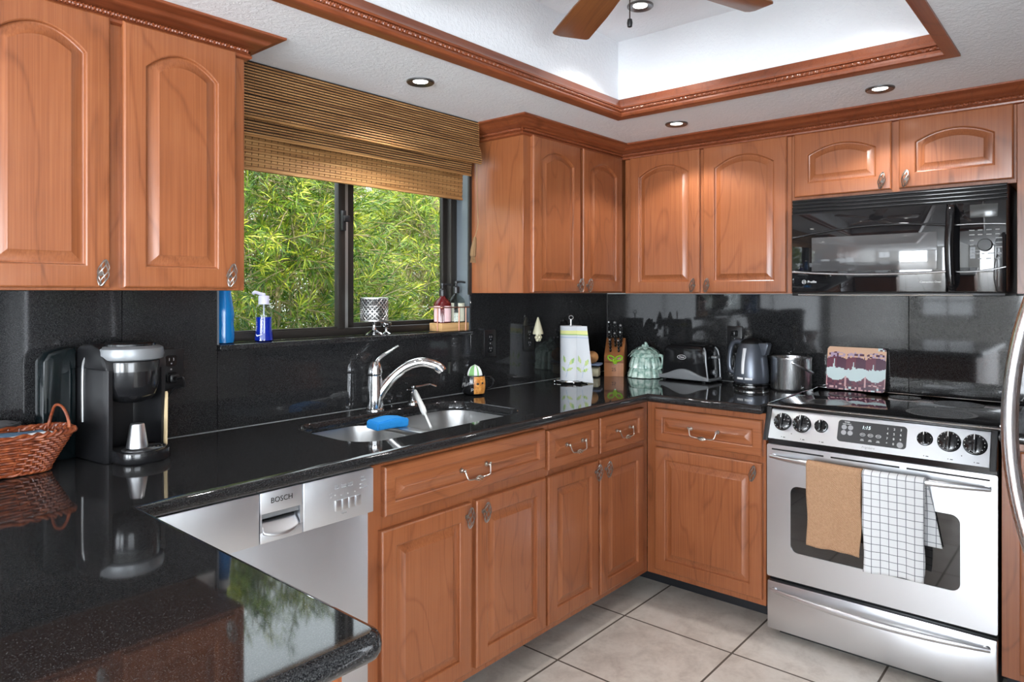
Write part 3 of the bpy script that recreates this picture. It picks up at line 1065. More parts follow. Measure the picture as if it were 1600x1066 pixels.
for x in (.070, .142, .211, .551, .622, .696):
    m.lathe([(.0016, 0), (.0016, .0005)], (0, 0, 0), 8, 0, on_panel(x, .803, .0003))
    m.box(.006, .014, -.002, .0006, 0, .0004, M=on_panel(x, .803, .0003))
for x in (.106, .660):
    m.lathe([(.0018, 0), (.0018, .0005)], (0, 0, 0), 8, 0, on_panel(x, .818, .0003))
m.build('panel_marks', M_PRINT_B, t)
# cooktop
m = MB().box(.010, SW + .010, -.012, .597, .9085, .9245, .004)
ct = m.build('cooktop', M_BLACK_GLASS, t)
m = MB()
m.tube([(.009, -.0135, .9185), (SW + .009, -.0135, .9185)], .0028, 8)
m.tube([(.009, .598, .926), (SW + .009, .598, .926)], .0030, 8)
m.tube([(SW + .008, -.012, .9275), (SW + .008, .59, .9275)], .0030, 8)
m.tube([(.013, -.012, .9260), (.013, .59, .9260)], .0022, 8)
m.build('cooktop_rail', M_CHROME, ct)
M_RING = mat('burner_print', (0.10, 0.10, 0.102, 1), 0.22)
M_RING2 = mat('burner_field', (0.035, 0.035, 0.036, 1), 0.12)
for (x, y, r) in ((.185, .160, .085), (.570, .165, .112), (.180, .440, .075), (.585, .445, .085), (.385, .505, .060)):
    m = MB()
    m.lathe([(r, .9247), (r - .006, .9249), (r - .014, .9247)], (x, y, 0), 48, 0, None, False, False)
    m.lathe([(r - .014, .9247), (.001, .9248)], (x, y, 0), 48, 1, None, False, False)
    m.build('burner_ring', [M_RING, M_RING2], ct)

# ---------------------------------------------------------------- towels over the oven door handle
def towel(name, x0, x1, zbot, zback, mt, label, cat, seed, back_dx=0.0):
    rnd = random.Random(seed)
    ph = [rnd.uniform(0, 6) for _ in range(4)]
    ztop, rb = .716, .017
    xm = (x0 + x1) / 2
    def bow(x):
        u = (x - .018) / (SW - .036)
        return -.012 - .050 * (1 - (2 * u - 1) ** 2)
    lf, lb, la = ztop - zbot, ztop - zback, PI * rb
    tot = lf + la + lb
    def fn(u, v):
        s = v * tot
        x = x0 + (x1 - x0) * u
        yb = bow(x)
        if s < lf:
            q = 1 - s / lf        # 0 at the fold, 1 at the hem
            z = ztop - (lf - s)
            q = (ztop - z) / lf
            y = yb - rb - .002 + q * .010 - .006 * q * math.sin(7 * u + ph[0]) - .003 * q * math.sin(17 * u + ph[1])
            x += .004 * q * math.sin(9 * q + ph[2]) - .006 * q * (u - .5)
            z += .003 * math.sin(5 * u + ph[3]) * q
        elif s < lf + la:
            a = (s - lf) / rb
            y = yb - rb * math.cos(a) - .002 * math.cos(a)
            z = ztop + rb * math.sin(a) * .9
        else:
            q = (s - lf - la) / lb
            z = ztop - q * lb
            y = min(-.008, yb + rb + .002) + 0 * q
            y = y + (-.009 - y) * min(1, q * 2)
            x += back_dx * q
        return (x, y, z)
    o = MB().grid(fn, 26, 60).build(name, mt, None, (2.750, 1.0385, 0), (0, 0, D90), 80)
    sm = o.modifiers.new('thick', 'SOLIDIFY'); sm.thickness = .0035; sm.offset = 0
    return tag(o, label, cat)
tw = mat('tan_terry', lin(176, 138, 106), 0.95)
q = N(tw)
v = q.coords((1, 1, 1))
st = q.n('ShaderNodeTexWave', {'Vector': v, 'Scale': 95.0, 'Distortion': 2.0, 'Detail': 1.0}, wave_type='BANDS', bands_direction='DIAGONAL').outputs[1]
q.to(q.ramp(q.math('ADD', q.math('MULTIPLY', st, .4), q.math('MULTIPLY', q.noise(v, 160, 3), .6)), [(.3, lin(152, 114, 84)), (.75, lin(190, 152, 120))]), 'Base Color')
q.bump(q.math('ADD', st, q.noise(v, 500, 2)), .6, .002)
towel('hand_towel', .172, .366, .418, .50, tw, 'tan terry towel hanging over the oven handle, left of the checked towel', 'towel', 3)
tc = mat('white_checked_cotton', lin(232, 232, 230), 0.95)
q = N(tc)
v = q.coords((1, 1, 1))
s_ = q.n('ShaderNodeSeparateXYZ', {0: v})
def stripe(sock, pitch, wd):
    return q.math('LESS_THAN', q.math('FRACT', q.math('DIVIDE', sock, pitch)), wd / pitch)
g = q.math('MAXIMUM', stripe(s_.outputs[0], .0265, .0022), stripe(s_.outputs[2], .0265, .0022))
q.to(q.n('ShaderNodeMix', {0: g, 6: lin(212, 213, 214), 7: lin(104, 106, 112)}, data_type='RGBA').outputs[2], 'Base Color')
q.bump(q.noise(v, 420, 2), .4, .0015)
towel('dish_towel', .369, .560, .376, .490, tc, 'white dish towel with thin grey checks hanging over the oven handle', 'towel', 8, .042)

# ---------------------------------------------------------------- microwave
MWW = .738
t = thing('microwave', 'black over-the-range microwave hung between the cherry wall cabinets', 'microwave', (2.962, 1.0145, 1.357), D90)
MB().box(0, MWW, .022, .405, .004, .390, .003).build('case', mat('dark_purple_black_case', (0.014, 0.010, 0.013, 1), .35), t)
MB().box(.004, MWW - .004, -.004, .36, -.010, .0035, .003).build('underside_panel', M_BLACK, t)
MB().tube([(.03, -.006, -.006), (MWW - .10, -.006, -.006)], .003, 8).build('underside_trim', M_CHROME, t)
for i in range(4):
    MB().box(.001, MWW - .001, .004, .03, .334 + i * .0142, .3445 + i * .0142, .003).build('vent_slat', M_BLACK_GLOSS, t)
MB().box(.001, MWW - .001, .012, .022, .33, .389).build('vent_backing', M_BLACK_MATT, t)
d = MB().box(.001, .5580, -.004, .022, .004, .330, .005).build('door', M_BLACK_GLASS, t)
MB().box(.082, .527, -.0052, .002, .089, .228, .002).build('window', M_MW_WINDOW, d)
m = MB()
m.tube(arc((.004, -.005, .228), (.556, -.005, .250), (0, 0, .024), 24), .0055, 10, sx=.8, sy=.5, up=(0, 0, 1))
m.build('upper_curve', M_BLACK_GLOSS, d)
m = MB()
m.tube(arc((.004, -.005, .089), (.556, -.005, .081), (0, 0, -.010), 24), .0045, 10, sx=1.0, sy=.6, up=(0, 0, 1))
m.build('lower_curve_trim', mat('smoked_chrome', (.40, .40, .40, 1), .15, 1.0), d)
m = MB()
hp = spline([(.574, -.004, .020), (.574, -.028, .034), (.572, -.036, .08), (.570, -.040, .17), (.572, -.036, .26), (.574, -.028, .305), (.574, -.004, .318)], 6)
m.tube(hp, .0125, 12, sx=1.1, sy=.8, up=(1, 0, 0))
m.build('door_handle', M_BLACK_GLOSS, d)
cpn = MB().box(.5595, MWW - .001, -.004, .022, .004, .330, .005).build('control_panel', M_BLACK_GLASS, t)
MB().box(.628, .712, -.0052, .002, .270, .318, .002).build('display_window', mat('dim_lcd', (.05, .052, .052, 1), .12), cpn)
MB().tube(arc((.562, -.005, .248), (MWW - .004, -.005, .244), (0, 0, .003), 10), .004, 8, sx=.8, sy=.5, up=(0, 0, 1)).build('upper_curve', mat('smoked_chrome_dark', (.16, .16, .16, 1), .2, 1.0), cpn)
MB().tube(arc((.562, -.005, .081), (MWW - .004, -.005, .094), (0, 0, -.008), 10), .004, 8, sx=.8, sy=.5, up=(0, 0, 1)).build('lower_curve', bpy.data.materials['smoked_chrome_dark'], cpn)
dl = MB().lathe([(.023, 0), (.022, .012), (.020, .014), (.001, .014)], n=28, M=front_M(.674, -.0045, .172))
dl.build('dial', M_BLACK_GLOSS, cpn)
m = MB()
def key(x, z, wd=.017, h=.0034):
    m.box(x - wd / 2, x + wd / 2, -.0048, -.004, z - h / 2, z + h / 2)
for x, wd in ((.634, .016), (.659, .014), (.685, .016), (.710, .012)):
    key(x, .226, wd); key(x, .210, wd)
for z in (.190, .174):
    key(.634, z, .012)
for z in (.196, .180, .164):
    key(.714, z, .018)
for x, wd in ((.638, .010), (.652, .009), (.668, .009), (.690, .018), (.713, .016)):
    key(x, .142, wd)
key(.660, .154, .03, .0018)
for x, wd in ((.658, .011), (.684, .016), (.710, .012)):
    key(x, .124, wd)
m.build('keypad_legend', mat('dim_print', (.22, .22, .22, 1), .4), cpn)
m = MB().text('Profile', .0135, front_M(.066, -.0045, .047), align='LEFT')
ring = [(.052 + .0075 * math.cos(2 * PI * k / 24), -.0045, .047 + .0075 * math.sin(2 * PI * k / 24)) for k in range(24)]
m.tube(ring, .0007, 5, 0, None, True)
m.text('GE', .0075, front_M(.052, -.0045, .047))
m.text('Convection Oven', .0095, front_M(.505, -.0045, .043))
m.build('lettering', M_PRINT_W, d)

# ---------------------------------------------------------------- refrigerator; only its bowed door handle reaches into the photo
t = thing('refrigerator', 'stainless refrigerator whose bowed door handle shows at the right edge', 'refrigerator', (1.10, 0, 0))
MB().box(.005, .895, -.78, -.005, .02, 1.75, .004).build('case', M_BLACK, t)
MB().box(.02, .88, -.76, -.03, 0, .0195).build('base', M_BLACK_MATT, t)
for (x0, x1, hx, s) in ((0, .447, .400, -1), (.453, .90, .500, 1)):
    d = MB().box(x0, x1, -.002, .058, .60, 1.755, .008).build('door', M_STEEL_V, t)
    m = MB()
    m.tube(arc((hx, .064, .80), (hx, .064, 1.46), (0, .073, 0), 24), .0165, 14, up=(1, 0, 0), sx=.9, sy=.8)
    for z in (.815, 1.445):
        m.tube([(hx, .05, z), (hx, .072, z)], .012, 10)
    if s < 0:
        m.build('door_handle', M_STEEL_V, d)
d = MB().box(0, .90, -.002, .058, .04, .594, .008).build('freezer_drawer', M_STEEL_V, t)
# ---------------------------------------------------------------- coffee corner
CZ = .9145
t = thing('coffee_maker', 'black single-serve coffee maker with grey lid ring, beside the wicker basket', 'coffee maker', (.746, 2.06, CZ), R(8))
m = MB()      # side towers and back; front opening in the middle
body = [(-.084, .09), (-.084, -.062), (-.076, -.078), (-.066, -.078), (-.060, -.060), (-.052, -.02), (-.03, .0), (.03, .0), (.052, -.02), (.060, -.060), (.066, -.078), (.076, -.078), (.084, -.062), (.084, .09)]
m.prism(body, 0.0, .245, 'z', b=.004)
m.build('body', M_BLACK, t)
m = MB()
m.prism([(.09, .240), (.09, .285), (.06, .304), (.0, .310), (-.040, .300), (-.076, .262), (-.078, .240)], -.084, .084, 'x', b=.010)
m.build('top_housing', M_BLACK, t)
m = MB().lathe([(.062, .172), (.066, .185), (.070, .20), (.070, .262), (.066, .266)], (0, -.045, 0), 40)
m.lathe([(.030, .150), (.050, .158), (.062, .172)], (0, -.045, 0), 32)
m.build('brew_head', M_BLACK_GLOSS, t)
m = MB().lathe([(.0705, .236), (.0712, .258), (.0705, .262)], (0, -.045, 0), 40, 0, None, False, False)
m.build('head_band', mat('smoky_band', (.06, .06, .06, 1), .15, .6), t)
m = MB().lathe([(.070, .264), (.080, .268), (.083, .280), (.080, .296), (.070, .302), (.060, .303)], (0, -.042, 0), 44)
m.build('lid_ring', M_GREY_PLASTIC, t)
m = MB().lathe([(.063, .300), (.062, .308), (.056, .312), (.050, .310), (.001, .311)], (0, -.040, 0), 40)
m.build('lid', M_BLACK_GLOSS, t)
m = MB()
tray = [(-.066, -.03)] + [(.066 * math.cos(a), -.118 + .055 * math.sin(a) * -1 + .0) for a in [PI - PI * k / 16 for k in range(17)]] + [(.066, -.03)]
tray = [(-.066, -.03)] + [(-.066 * math.cos(PI * k / 16), -.115 - .045 * math.sin(PI * k / 16)) for k in range(17)] + [(.066, -.03)]
m.prism(tray, 0, .031, 'z', b=.004)
m.build('drip_tray', M_BLACK_GLOSS, t)
m = MB()
for r in range(5):
    rr = .054 - r * .009
    m.tube([(rr * math.cos(2 * PI * k / 36), -.108 + rr * .75 * math.sin(2 * PI * k / 36), .0322) for k in range(36)], .0022, 6, 0, None, True)
m.build('drip_grate', mat('grate_grey', (.06, .06, .062, 1), .25, .5), t)
m = MB()
m.prism([(.0, .0), (.083, .0), (.083, .300), (.050, .300), (.014, .288), (0, .265)], .062, .114, 'y', b=.010, M=Matrix.Translation((-.170, 0, 0)))
m.build('water_reservoir', mat('smoked_reservoir', (.003, .006, .007, 1), .10), t)
m = MB().tube(spline([(-.0855, .036, .10), (-.0855, .036, .22), (-.0835, .032, .262), (-.072, .02, .288), (-.05, -.01, .300)], 6), .0035, 8)
m.build('edge_trim', mat('dull_silver', (.25, .25, .25, 1), .3, .8), t)

m = MB().lathe([(.0265, 0), (.0265, .003), (.0175, .060), (.016, .063), (.001, .063)], n=32)
tag(m.build('metal_cup', M_STEEL, None, (.748, 1.963, CZ + .0345)), 'small steel cup upside down on the coffee maker drip tray', 'cup')
M_STICK = mat('pale_bamboo', lin(205, 182, 142), .6)
m = MB()
m.tube([(0, 0, .002), (.002, .004, .060), (.006, .012, .152), (.007, .014, .165), (.0075, .015, .170)], [.009, .0095, .0105, .010, .006], 10, sx=.45, sy=1.0, up=(1, 0, .2))
tag(m.build('wooden_stick', M_STICK, None, (.830, 1.985, CZ)), 'pale wooden stirring stick leaning against the right side of the coffee maker', 'stick')

# wicker basket
t = thing('wicker_basket', 'reddish brown wicker basket holding folded towels, left of the coffee maker', 'basket', (.436, 2.045, CZ))
M_WICK = mat('red_brown_wicker', lin(140, 66, 34), .42, Coat_Weight=.3, Coat_Roughness=.2)
q = N(M_WICK)
q.to(q.ramp(q.noise(q.coords((1, 1, 1)), 70, 3), [(.3, lin(92, 38, 18)), (.55, lin(142, 68, 34)), (.75, lin(182, 104, 58))]), 'Base Color')
def bloop(h, n, off):
    """rounded rectangle ring of the flared basket at height fraction h"""
    a, b = .126 + .048 * h + off, .042 + .024 * h + off
    pts = []
    for k in range(n):
        th = 2 * PI * k / n
        c_, s_ = math.cos(th), math.sin(th)
        e = .5
        pts.append((a * abs(c_) ** e * (1 if c_ > 0 else -1), b * abs(s_) ** e * (1 if s_ > 0 else -1) - .014 * h))
    return pts
H = .100
m = MB()
NS, rows = 112, 15
for r_ in range(rows):
    h = (r_ + .5) / rows
    base = bloop(h, NS, 0)
    out = bloop(h, NS, .01)
    pts = []
    for k in range(NS):
        s = .0032 * math.cos(PI * k / 2 + PI * (r_ % 2))
        dx, dy = out[k][0] - base[k][0], out[k][1] - base[k][1]
        l_ = math.hypot(dx, dy) or 1
        pts.append((base[k][0] + dx / l_ * s, base[k][1] + dy / l_ * s, .004 + h * H * .95))
    m.tube(pts, .0031, 6, 0, None, True)
m.build('woven_wall', M_WICK, t)
m = MB()
for k in range(0, NS, 2):
    m.tube([(*bloop(h, NS, 0)[k], .002 + h * H) for h in (0, .25, .5, .75, 1)], .0022, 5)
m.build('stakes', M_WICK, t)
m = MB()
for ph in (0, PI):
    pts = []
    n2 = 180
    lp = bloop(1, n2, .002)
    for k in range(n2):
        a = 2 * PI * k / 8 + ph
        l_ = math.hypot(*lp[k])
        pts.append((lp[k][0] * (1 + .0045 * math.cos(a) / l_), lp[k][1] * (1 + .0045 * math.cos(a) / l_), H + .0045 * math.sin(a)))
    m.tube(pts, .0042, 6, 0, None, True)
    pts = []
    lp = bloop(0, n2, .003)
    for k in range(n2):
        a = 2 * PI * k / 8 + ph
        l_ = math.hypot(*lp[k])
        pts.append((lp[k][0] * (1 + .003 * math.cos(a) / l_), lp[k][1] * (1 + .003 * math.cos(a) / l_), .007 + .003 * math.sin(a)))
    m.tube(pts, .0034, 6, 0, None, True)
m.build('braided_rim', M_WICK, t)
m = MB()
for s in (0, .004):
    m.tube(spline([(.142, .040 + s, H), (.147, .034, H + .030), (.150, .012, H + .056), (.157, -.016, H + .054), (.163, -.036, H + .030), (.165, -.044 - s, H)], 8), .0036, 7)
m.build('handle', M_WICK, t)
m = MB()
m.prism([(x, y) for x, y in bloop(0, 40, -.002)], .003, .006)
m.build('basket_floor', M_WICK, t)

def folded(name, x0, x1, y0, y1, z0, n, dz, mt, label, cat, rz=0.0, mis=None):
    m = MB()
    L = []
    def f(u, v):
        lay = v * n
        k = int(min(lay, n - 1e-6))
        fr = lay - k
        return (x0 + (x1 - x0) * u, y0, z0)
    for k in range(n):
        g = lambda u, v, k=k: ((x0 + (x1 - x0) * u) + .003 * math.sin(3 * k), (y0 + (y1 - y0) * v), z0 + dz * (k + .5) + .002 * math.sin(9 * u + k) - .004 * abs(2 * v - 1) ** 4)
        vs_top = MB().grid(g, 12, 6)
        z_half = dz * .46
        m.add([(p[0], p[1], p[2] + z_half) for p in vs_top.v], vs_top.f, (mis[k] if mis else 0))
        m.add([(p[0], p[1], p[2] - z_half) for p in vs_top.v], [f_[::-1] for f_ in vs_top.f], (mis[k] if mis else 0))
        # rounded folded edge at the front and sides
        w = 13
        for idx in ([i for i in range(w)], [6 * w + i for i in range(w)], [j * w for j in range(7)], [j * w + 12 for j in range(7)]):
            pts = [vs_top.v[i] for i in idx]
            m.tube(pts, z_half, 8, (mis[k] if mis else 0))
    return tag(m.build(name, mt, None, (0, 0, 0), (0, 0, rz)), label, cat)
M_CLOTH_B = mat('blue_cloth', lin(96, 130, 160), .9)
M_CLOTH_N = mat('navy_cloth', lin(44, 66, 100), .9)
M_CLOTH_W = mat('white_cloth', lin(222, 224, 226), .9)
folded('folded_cloth', .35, .552, 2.008, 2.075, CZ + .050, 4, .0125, [M_CLOTH_B, M_CLOTH_N, M_CLOTH_W], 'stack of folded blue and white cloth napkins inside the wicker basket', 'napkins', 0, [0, 2, 1, 0])
folded('paper_napkin', .35, .558, 1.988, 2.000, CZ + .086, 1, .016, M_CLOTH_W, 'white paper napkin along the near rim inside the wicker basket', 'napkin')
m = MB()
rnd = random.Random(4)
m.grid(lambda u, v: (.34 + .20 * u, 2.150 + .034 * v, CZ + .104 + .020 * math.sin(PI * u) * math.sin(PI * v) + rnd.uniform(-.003, .003)), 16, 8)
m.grid(lambda u, v: (.54 - .20 * u, 2.150 + .034 * v, CZ + .100 - .095 * math.sin(PI * u) * math.sin(PI * v)), 16, 8)
tag(m.build('plastic_bag', mat('crinkled_clear_film', (.10, .10, .105, 1), .15, 0, Coat_Weight=1.0), None), 'crinkled clear plastic bag standing behind the wicker basket', 'bag')

# outlets
def outlet(label, loc, rotz, plugged):
    t = thing('outlet', label, 'outlet', loc, rotz, 'black wall outlets on the granite')
    m = MB().box(-.039, .039, -.0065, -.0002, -.062, .062, .003)
    m.build('cover_plate', M_BLACK, t)
    for s in (1, -1):
        r_ = MB().prism(rrect(-.017, .017, s * .026 - .017, s * .026 + .017, .008, 4), -.0085, -.006, 'y').build('receptacle', M_BLACK_GLOSS, t)
        k = MB()
        for x in (-.0065, .0065):
            k.box(x - .001, x + .001, -.0092, -.0086, s * .026, s * .026 + .009)
        k.lathe([(.0022, 0), (.0022, .0006)], (0, 0, 0), 10, 0, front_M(0, -.0086, s * .026 - .008))
        k.build('slots', M_PRINT_G, r_)
    MB().lathe([(.003, 0), (.002, .001), (.001, .001)], (0, 0, 0), 10, 0, front_M(0, -.0065, 0)).build('screw', M_STEEL, t)
    return t
outlet('black double outlet with a plug, on the granite right of the coffee maker', (.930, YB, 1.125), 0, True)
outlet('black outlet on the granite above the mug, nearest the window', (2.375, YB, 1.125), 0, False)
outlet('black outlet on the granite behind the paper towels, under a small ornament', (2.660, YB, 1.135), 0, False)
outlet('black outlet on the stove wall between toaster and kettle', (XB, 1.432, 1.130), D90, True)
def plug(label, loc, rotz, path):
    t = thing('power_cord', label, 'cord', loc, rotz)
    m = MB().box(-.015, .015, -.036, -.0095, -.013, .013, .006)
    m.lathe([(.008, 0), (.005, .016)], (0, 0, 0), 10, 0, front_M(0, -.036, 0))
    m.build('plug', M_BLACK, t)
    MB().tube(spline(path, 8), .0032, 7).build('cable', M_BLACK, t)
plug('black power cord of the coffee maker plugged into the outlet beside it', (.930, YB, 1.099), 0, [(0, -.05, 0), (.008, -.068, .004), (.012, -.070, -.02), (-.01, -.05, -.028), (-.04, -.03, -.10), (-.05, -.02, -.178)])
plug('black power cord of the kettle plugged in behind it', (XB, 1.432, 1.156), D90, [(0, -.05, 0), (.004, -.062, -.02), (.012, -.05, -.08), (.03, -.04, -.16), (.040, -.09, -.237), (.052, -.135, -.238), (.069, -.148, -.238)])

# plug-in ornament
t = thing('plug_in_ornament', 'small cream cone-shaped ornament plugged in on the window wall behind the paper towels', 'ornament', (2.690, YB - .0095, 1.165))
M_CREAM = mat('cream_porcelain', lin(214, 208, 178), .4)
m = MB().lathe([(.026, -.010), (.0265, -.004), (.014, .040), (.004, .072), (.001, .074)], (0, -.028, 0), 24)
m.build('cone', M_CREAM, t)
m = MB()
for k in range(6):
    a = 2 * PI * k / 6
    m.ball((.015 * math.cos(a), -.030, -.026 + .013 * math.sin(a)), .0095, 6)
m.ball((0, -.036, -.026), .009, 6)
m.build('flower', M_CREAM, t)
MB().box(-.008, .008, -.022, 0, -.02, .02, .003).build('plug_body', M_BLACK, t)

# ---------------------------------------------------------------- mug with scrub pad
t = thing('mug', 'round black mug with white script and an orange face panel, right of the sink', 'mug', (2.196, 2.118, CZ))
def mugr(z):
    return .050 + .007 * math.sin(PI * min(1, z / .085) * .9)
prof = [(.030, 0), (.036, .002)] + [(mugr(z), z) for z in (.008, .02, .035, .05, .065, .078, .086)]
prof[2] = (.046, .008)
m = MB().lathe(prof + [(.046, .0865), (.044, .080), (.044, .012), (.001, .010)], n=48)
m.build('cup_body', M_BLACK_GLOSS, t)
M_ORANGE = mat('orange_panel', lin(206, 140, 66), .35)
q = N(M_ORANGE)
q.to(q.ramp(q.noise(q.coords((1, 1, 1)), 90, 3), [(.35, lin(176, 104, 40)), (.65, lin(222, 160, 84))]), 'Base Color')
def onmug(a, z, off=.0006):
    r = mugr(z) + off
    return (r * math.cos(a), r * math.sin(a), z)
A0 = math.atan2(-2.118, -2.205)     # towards the camera
m = MB()
m.grid(lambda u, v: onmug(A0 + .02 + 1.05 * u, .008 + .074 * v), 14, 12)
pn = m.build('face_panel', M_ORANGE, t)
m = MB()
for (a, z, ra, rz) in ((.32, .052, .12, .005), (.72, .054, .10, .0045)):
    m.grid(lambda u, v: onmug(A0 + a + ra * (2 * u - 1), z + rz * (2 * v - 1) * math.sqrt(max(0, 1 - (2 * u - 1) ** 2)), .0012), 8, 4)
m.build('painted_eyes', M_PRINT_B, pn)
m = MB()
tm = MB().text('Plum', .026, Matrix.Identity(4), shear=.35)
vs = []
for p in tm.v:
    a = A0 - .62 + p[0] / .052
    vs.append(onmug(a, .050 + p[1] + .35 * p[0], .0010))
m.add(vs, tm.f, 0, False)
tm = MB().text('p', .022, Matrix.Identity(4), shear=.2)
m.add([onmug(A0 - .12 + p[0] / .052, .030 + p[1], .0010) for p in tm.v], tm.f, 0, False)
m.build('script_lettering', M_PRINT_W, t)
m = MB().tube(spline([(.047 * .94, -.012, .074), (.068, -.026, .076), (.080, -.034, .055), (.070, -.028, .030), (.048, -.014, .022)], 6), .0048, 8, M=Matrix.Rotation(R(-18), 4, 'Z'))
m.build('handle', M_BLACK_GLOSS, t)
t = thing('scrub_pad', 'green and white striped scrub pad standing in the black mug', 'scrub pad', (2.198, 2.113, CZ + .0125))
M_PADG, M_PADW = mat('pad_green', lin(128, 178, 112), .8), mat('pad_white', lin(226, 228, 224), .8)
def padf(u, v):
    w = .034 * math.sqrt(max(0, 1 - max(0, (v - .45) / .55) ** 2.2)) + .0005
    x = (2 * u - 1) * w
    return (x, -.010 * math.sqrt(max(0, 1 - (2 * u - 1) ** 2)), .118 * v)
Mx = Matrix.Rotation(A0 + PI / 2, 4, 'Z')
def stripes(u, v):
    return 1 if int(u * 9) in (1, 2, 3, 6) and v < .97 else 0
m = MB().grid(padf, 27, 14, 0, lambda u, v: stripes(u, v), Mx)
m.grid(lambda u, v: (padf(1 - u, v)[0], -padf(u, v)[1], padf(u, v)[2]), 27, 14, 0, lambda u, v: stripes(u, v), Mx)
m.build('pad', [M_PADW, M_PADG], t)

# ---------------------------------------------------------------- paper towels
t = thing('paper_towel_holder', 'wire paper towel stand with round black base, between the corner and the mug', 'paper towel holder', (2.812, 2.040, CZ))
m = MB()
for r in (.080, .052):
    m.tube([(r * math.cos(2 * PI * k / 40), r * math.sin(2 * PI * k / 40), .010) for k in range(40)], .0032, 7, 0, None, True)
for k in range(4):
    a = PI / 4 + PI / 2 * k
    m.tube([(.08 * math.cos(a), .08 * math.sin(a), .010), (0, 0, .010)], .0028, 6)
    m.ball((.082 * math.cos(a), .082 * math.sin(a), .0066), .0064, 5)
m.build('base_ring', M_CHROME, t)
m = MB().tube([(0, 0, .010), (0, 0, .312)], .004, 8)
m.tube([(.010 * math.sin(2 * PI * k / 16) * .75, -.010 * math.sin(2 * PI * k / 16) * .75, .322 - .010 * math.cos(2 * PI * k / 16)) for k in range(16)], .0022, 6, 0, None, True)
m.build('post', M_CHROME, t)
M_PT, M_PTG, M_PTY = mat('paper_white', lin(206, 209, 213), .9), mat('paper_green_print', lin(150, 184, 120), .9), mat('paper_yellow_print', lin(222, 222, 150), .9)
M_PTB = mat('paper_blue_print', lin(170, 186, 205), .9)
t = thing('paper_towel_roll', 'white paper towel roll printed with green leaf sprigs, one sheet hanging loose', 'paper towels', (2.812, 2.040, CZ + .0135))
AC = math.atan2(-2.040, -2.812)
def leaf_at(u, v, cu, cv, a, l, w):
    du, dv = (u - cu), (v - cv)
    x = du * math.cos(a) + dv * math.sin(a)
    y = -du * math.sin(a) + dv * math.cos(a)
    if not 0 <= x <= l:
        return False
    return abs(y) < w * math.sin(PI * x / l)
def pt_pat(x, z):
    """x along the sheet in metres (0 facing camera), z height in metres"""
    if .222 < z < .246:
        return 2 if z > .230 else 1
    if .210 < z < .214:
        return 3
    for cx in (-.15, -.03, .09):
        X = x - cx
        if leaf_at(X, z, .002, .085, 1.9, .042, .0075) or leaf_at(X, z, .024, .078, 1.0, .040, .009) or leaf_at(X, z, .004, .045, 2.4, .036, .007) or leaf_at(X, z, .008, .048, .5, .036, .007):
            return 1 if (int(abs(X) * 700) % 3) else 2
        if abs(X - .006 - .22 * (z - .02) ** 1.0 * (1 if z > .02 else 0)) < .0015 and .018 < z < .082:
            return 3
    return 0
RR, RH = .0535, .268
m = MB()
def rollf(u, v):
    a = AC + PI + 2 * PI * u
    return (RR * math.cos(a), RR * math.sin(a), RH * v)
m.grid(rollf, 144, 96, 0, lambda u, v: pt_pat((u - .5) * 2 * PI * RR, v * RH))
m.lathe([(RR, RH), (.022, RH + .001), (.020, RH - .01), (.006, RH - .012)], (0, 0, 0), 40, 0, None, False, False)
m.lathe([(RR, 0), (.02, -.0005)], (0, 0, 0), 40, 0, None, False, False)
m.build('roll', [M_PT, M_PTG, M_PTY, M_PTB], t)
m = MB()
RV = Vector((math.sin(R(40.81)), -math.cos(R(40.81)), 0))
TC = Vector((-math.cos(R(40.81)), -math.sin(R(40.81)), 0))
def flap(u, v):
    z = RH * v
    p0 = Vector((RR * math.cos(AC + .55), RR * math.sin(AC + .55), 0)) + TC * .001
    wd = .016 + .064 * (1 - v) + .010 * v
    p = p0 + RV * (wd * u + .022 * u * v) + TC * (.016 * u + .010 * math.sin(PI * u) * (1 - v))
    return (p.x, p.y, z - .012 * u * (1 - v))
m.grid(flap, 30, 60, 0, lambda u, v: pt_pat(-.05 + .08 * u, v * RH))
fo = m.build('loose_sheet', [M_PT, M_PTG, M_PTY, M_PTB], t)
sm = fo.modifiers.new('thick', 'SOLIDIFY'); sm.thickness = .0008

# food container behind the roll
t = thing('food_container', 'clear plastic food container with blue lid rim between paper towels and knife block', 'container', (3.066, 2.100, CZ), R(-66))
m = MB()
m.loops([[(p[0], p[1], z) for p in rrect(-a, a, -b, b, .012, 4)] for (a, b, z) in ((.052, .040, .001), (.060, .048, .062))], 0, None, True, False)
m.build('tub', M_CLEAR_BAG, t)
MB().prism(rrect(-.050, .050, -.038, .038, .01, 4), .004, .050, 'z', b=.004).build('contents', mat('pale_biscuit', lin(240, 228, 190), .9), t)
m = MB().prism(rrect(-.062, .062, -.050, .050, .014, 4), .0625, .072, 'z', b=.003)
m.build('lid', mat('blue_lid', lin(112, 128, 160), .5), t)
m = MB()
m.ball((0, 0, 0), .036, 8, 0, None, .92)
tag(m.build('bread_roll', mat('bread_crust', lin(190, 136, 84), .7), None, (3.050, 2.078, CZ + .1055)), 'round brown bread roll on the food container beside the paper towels', 'bread')

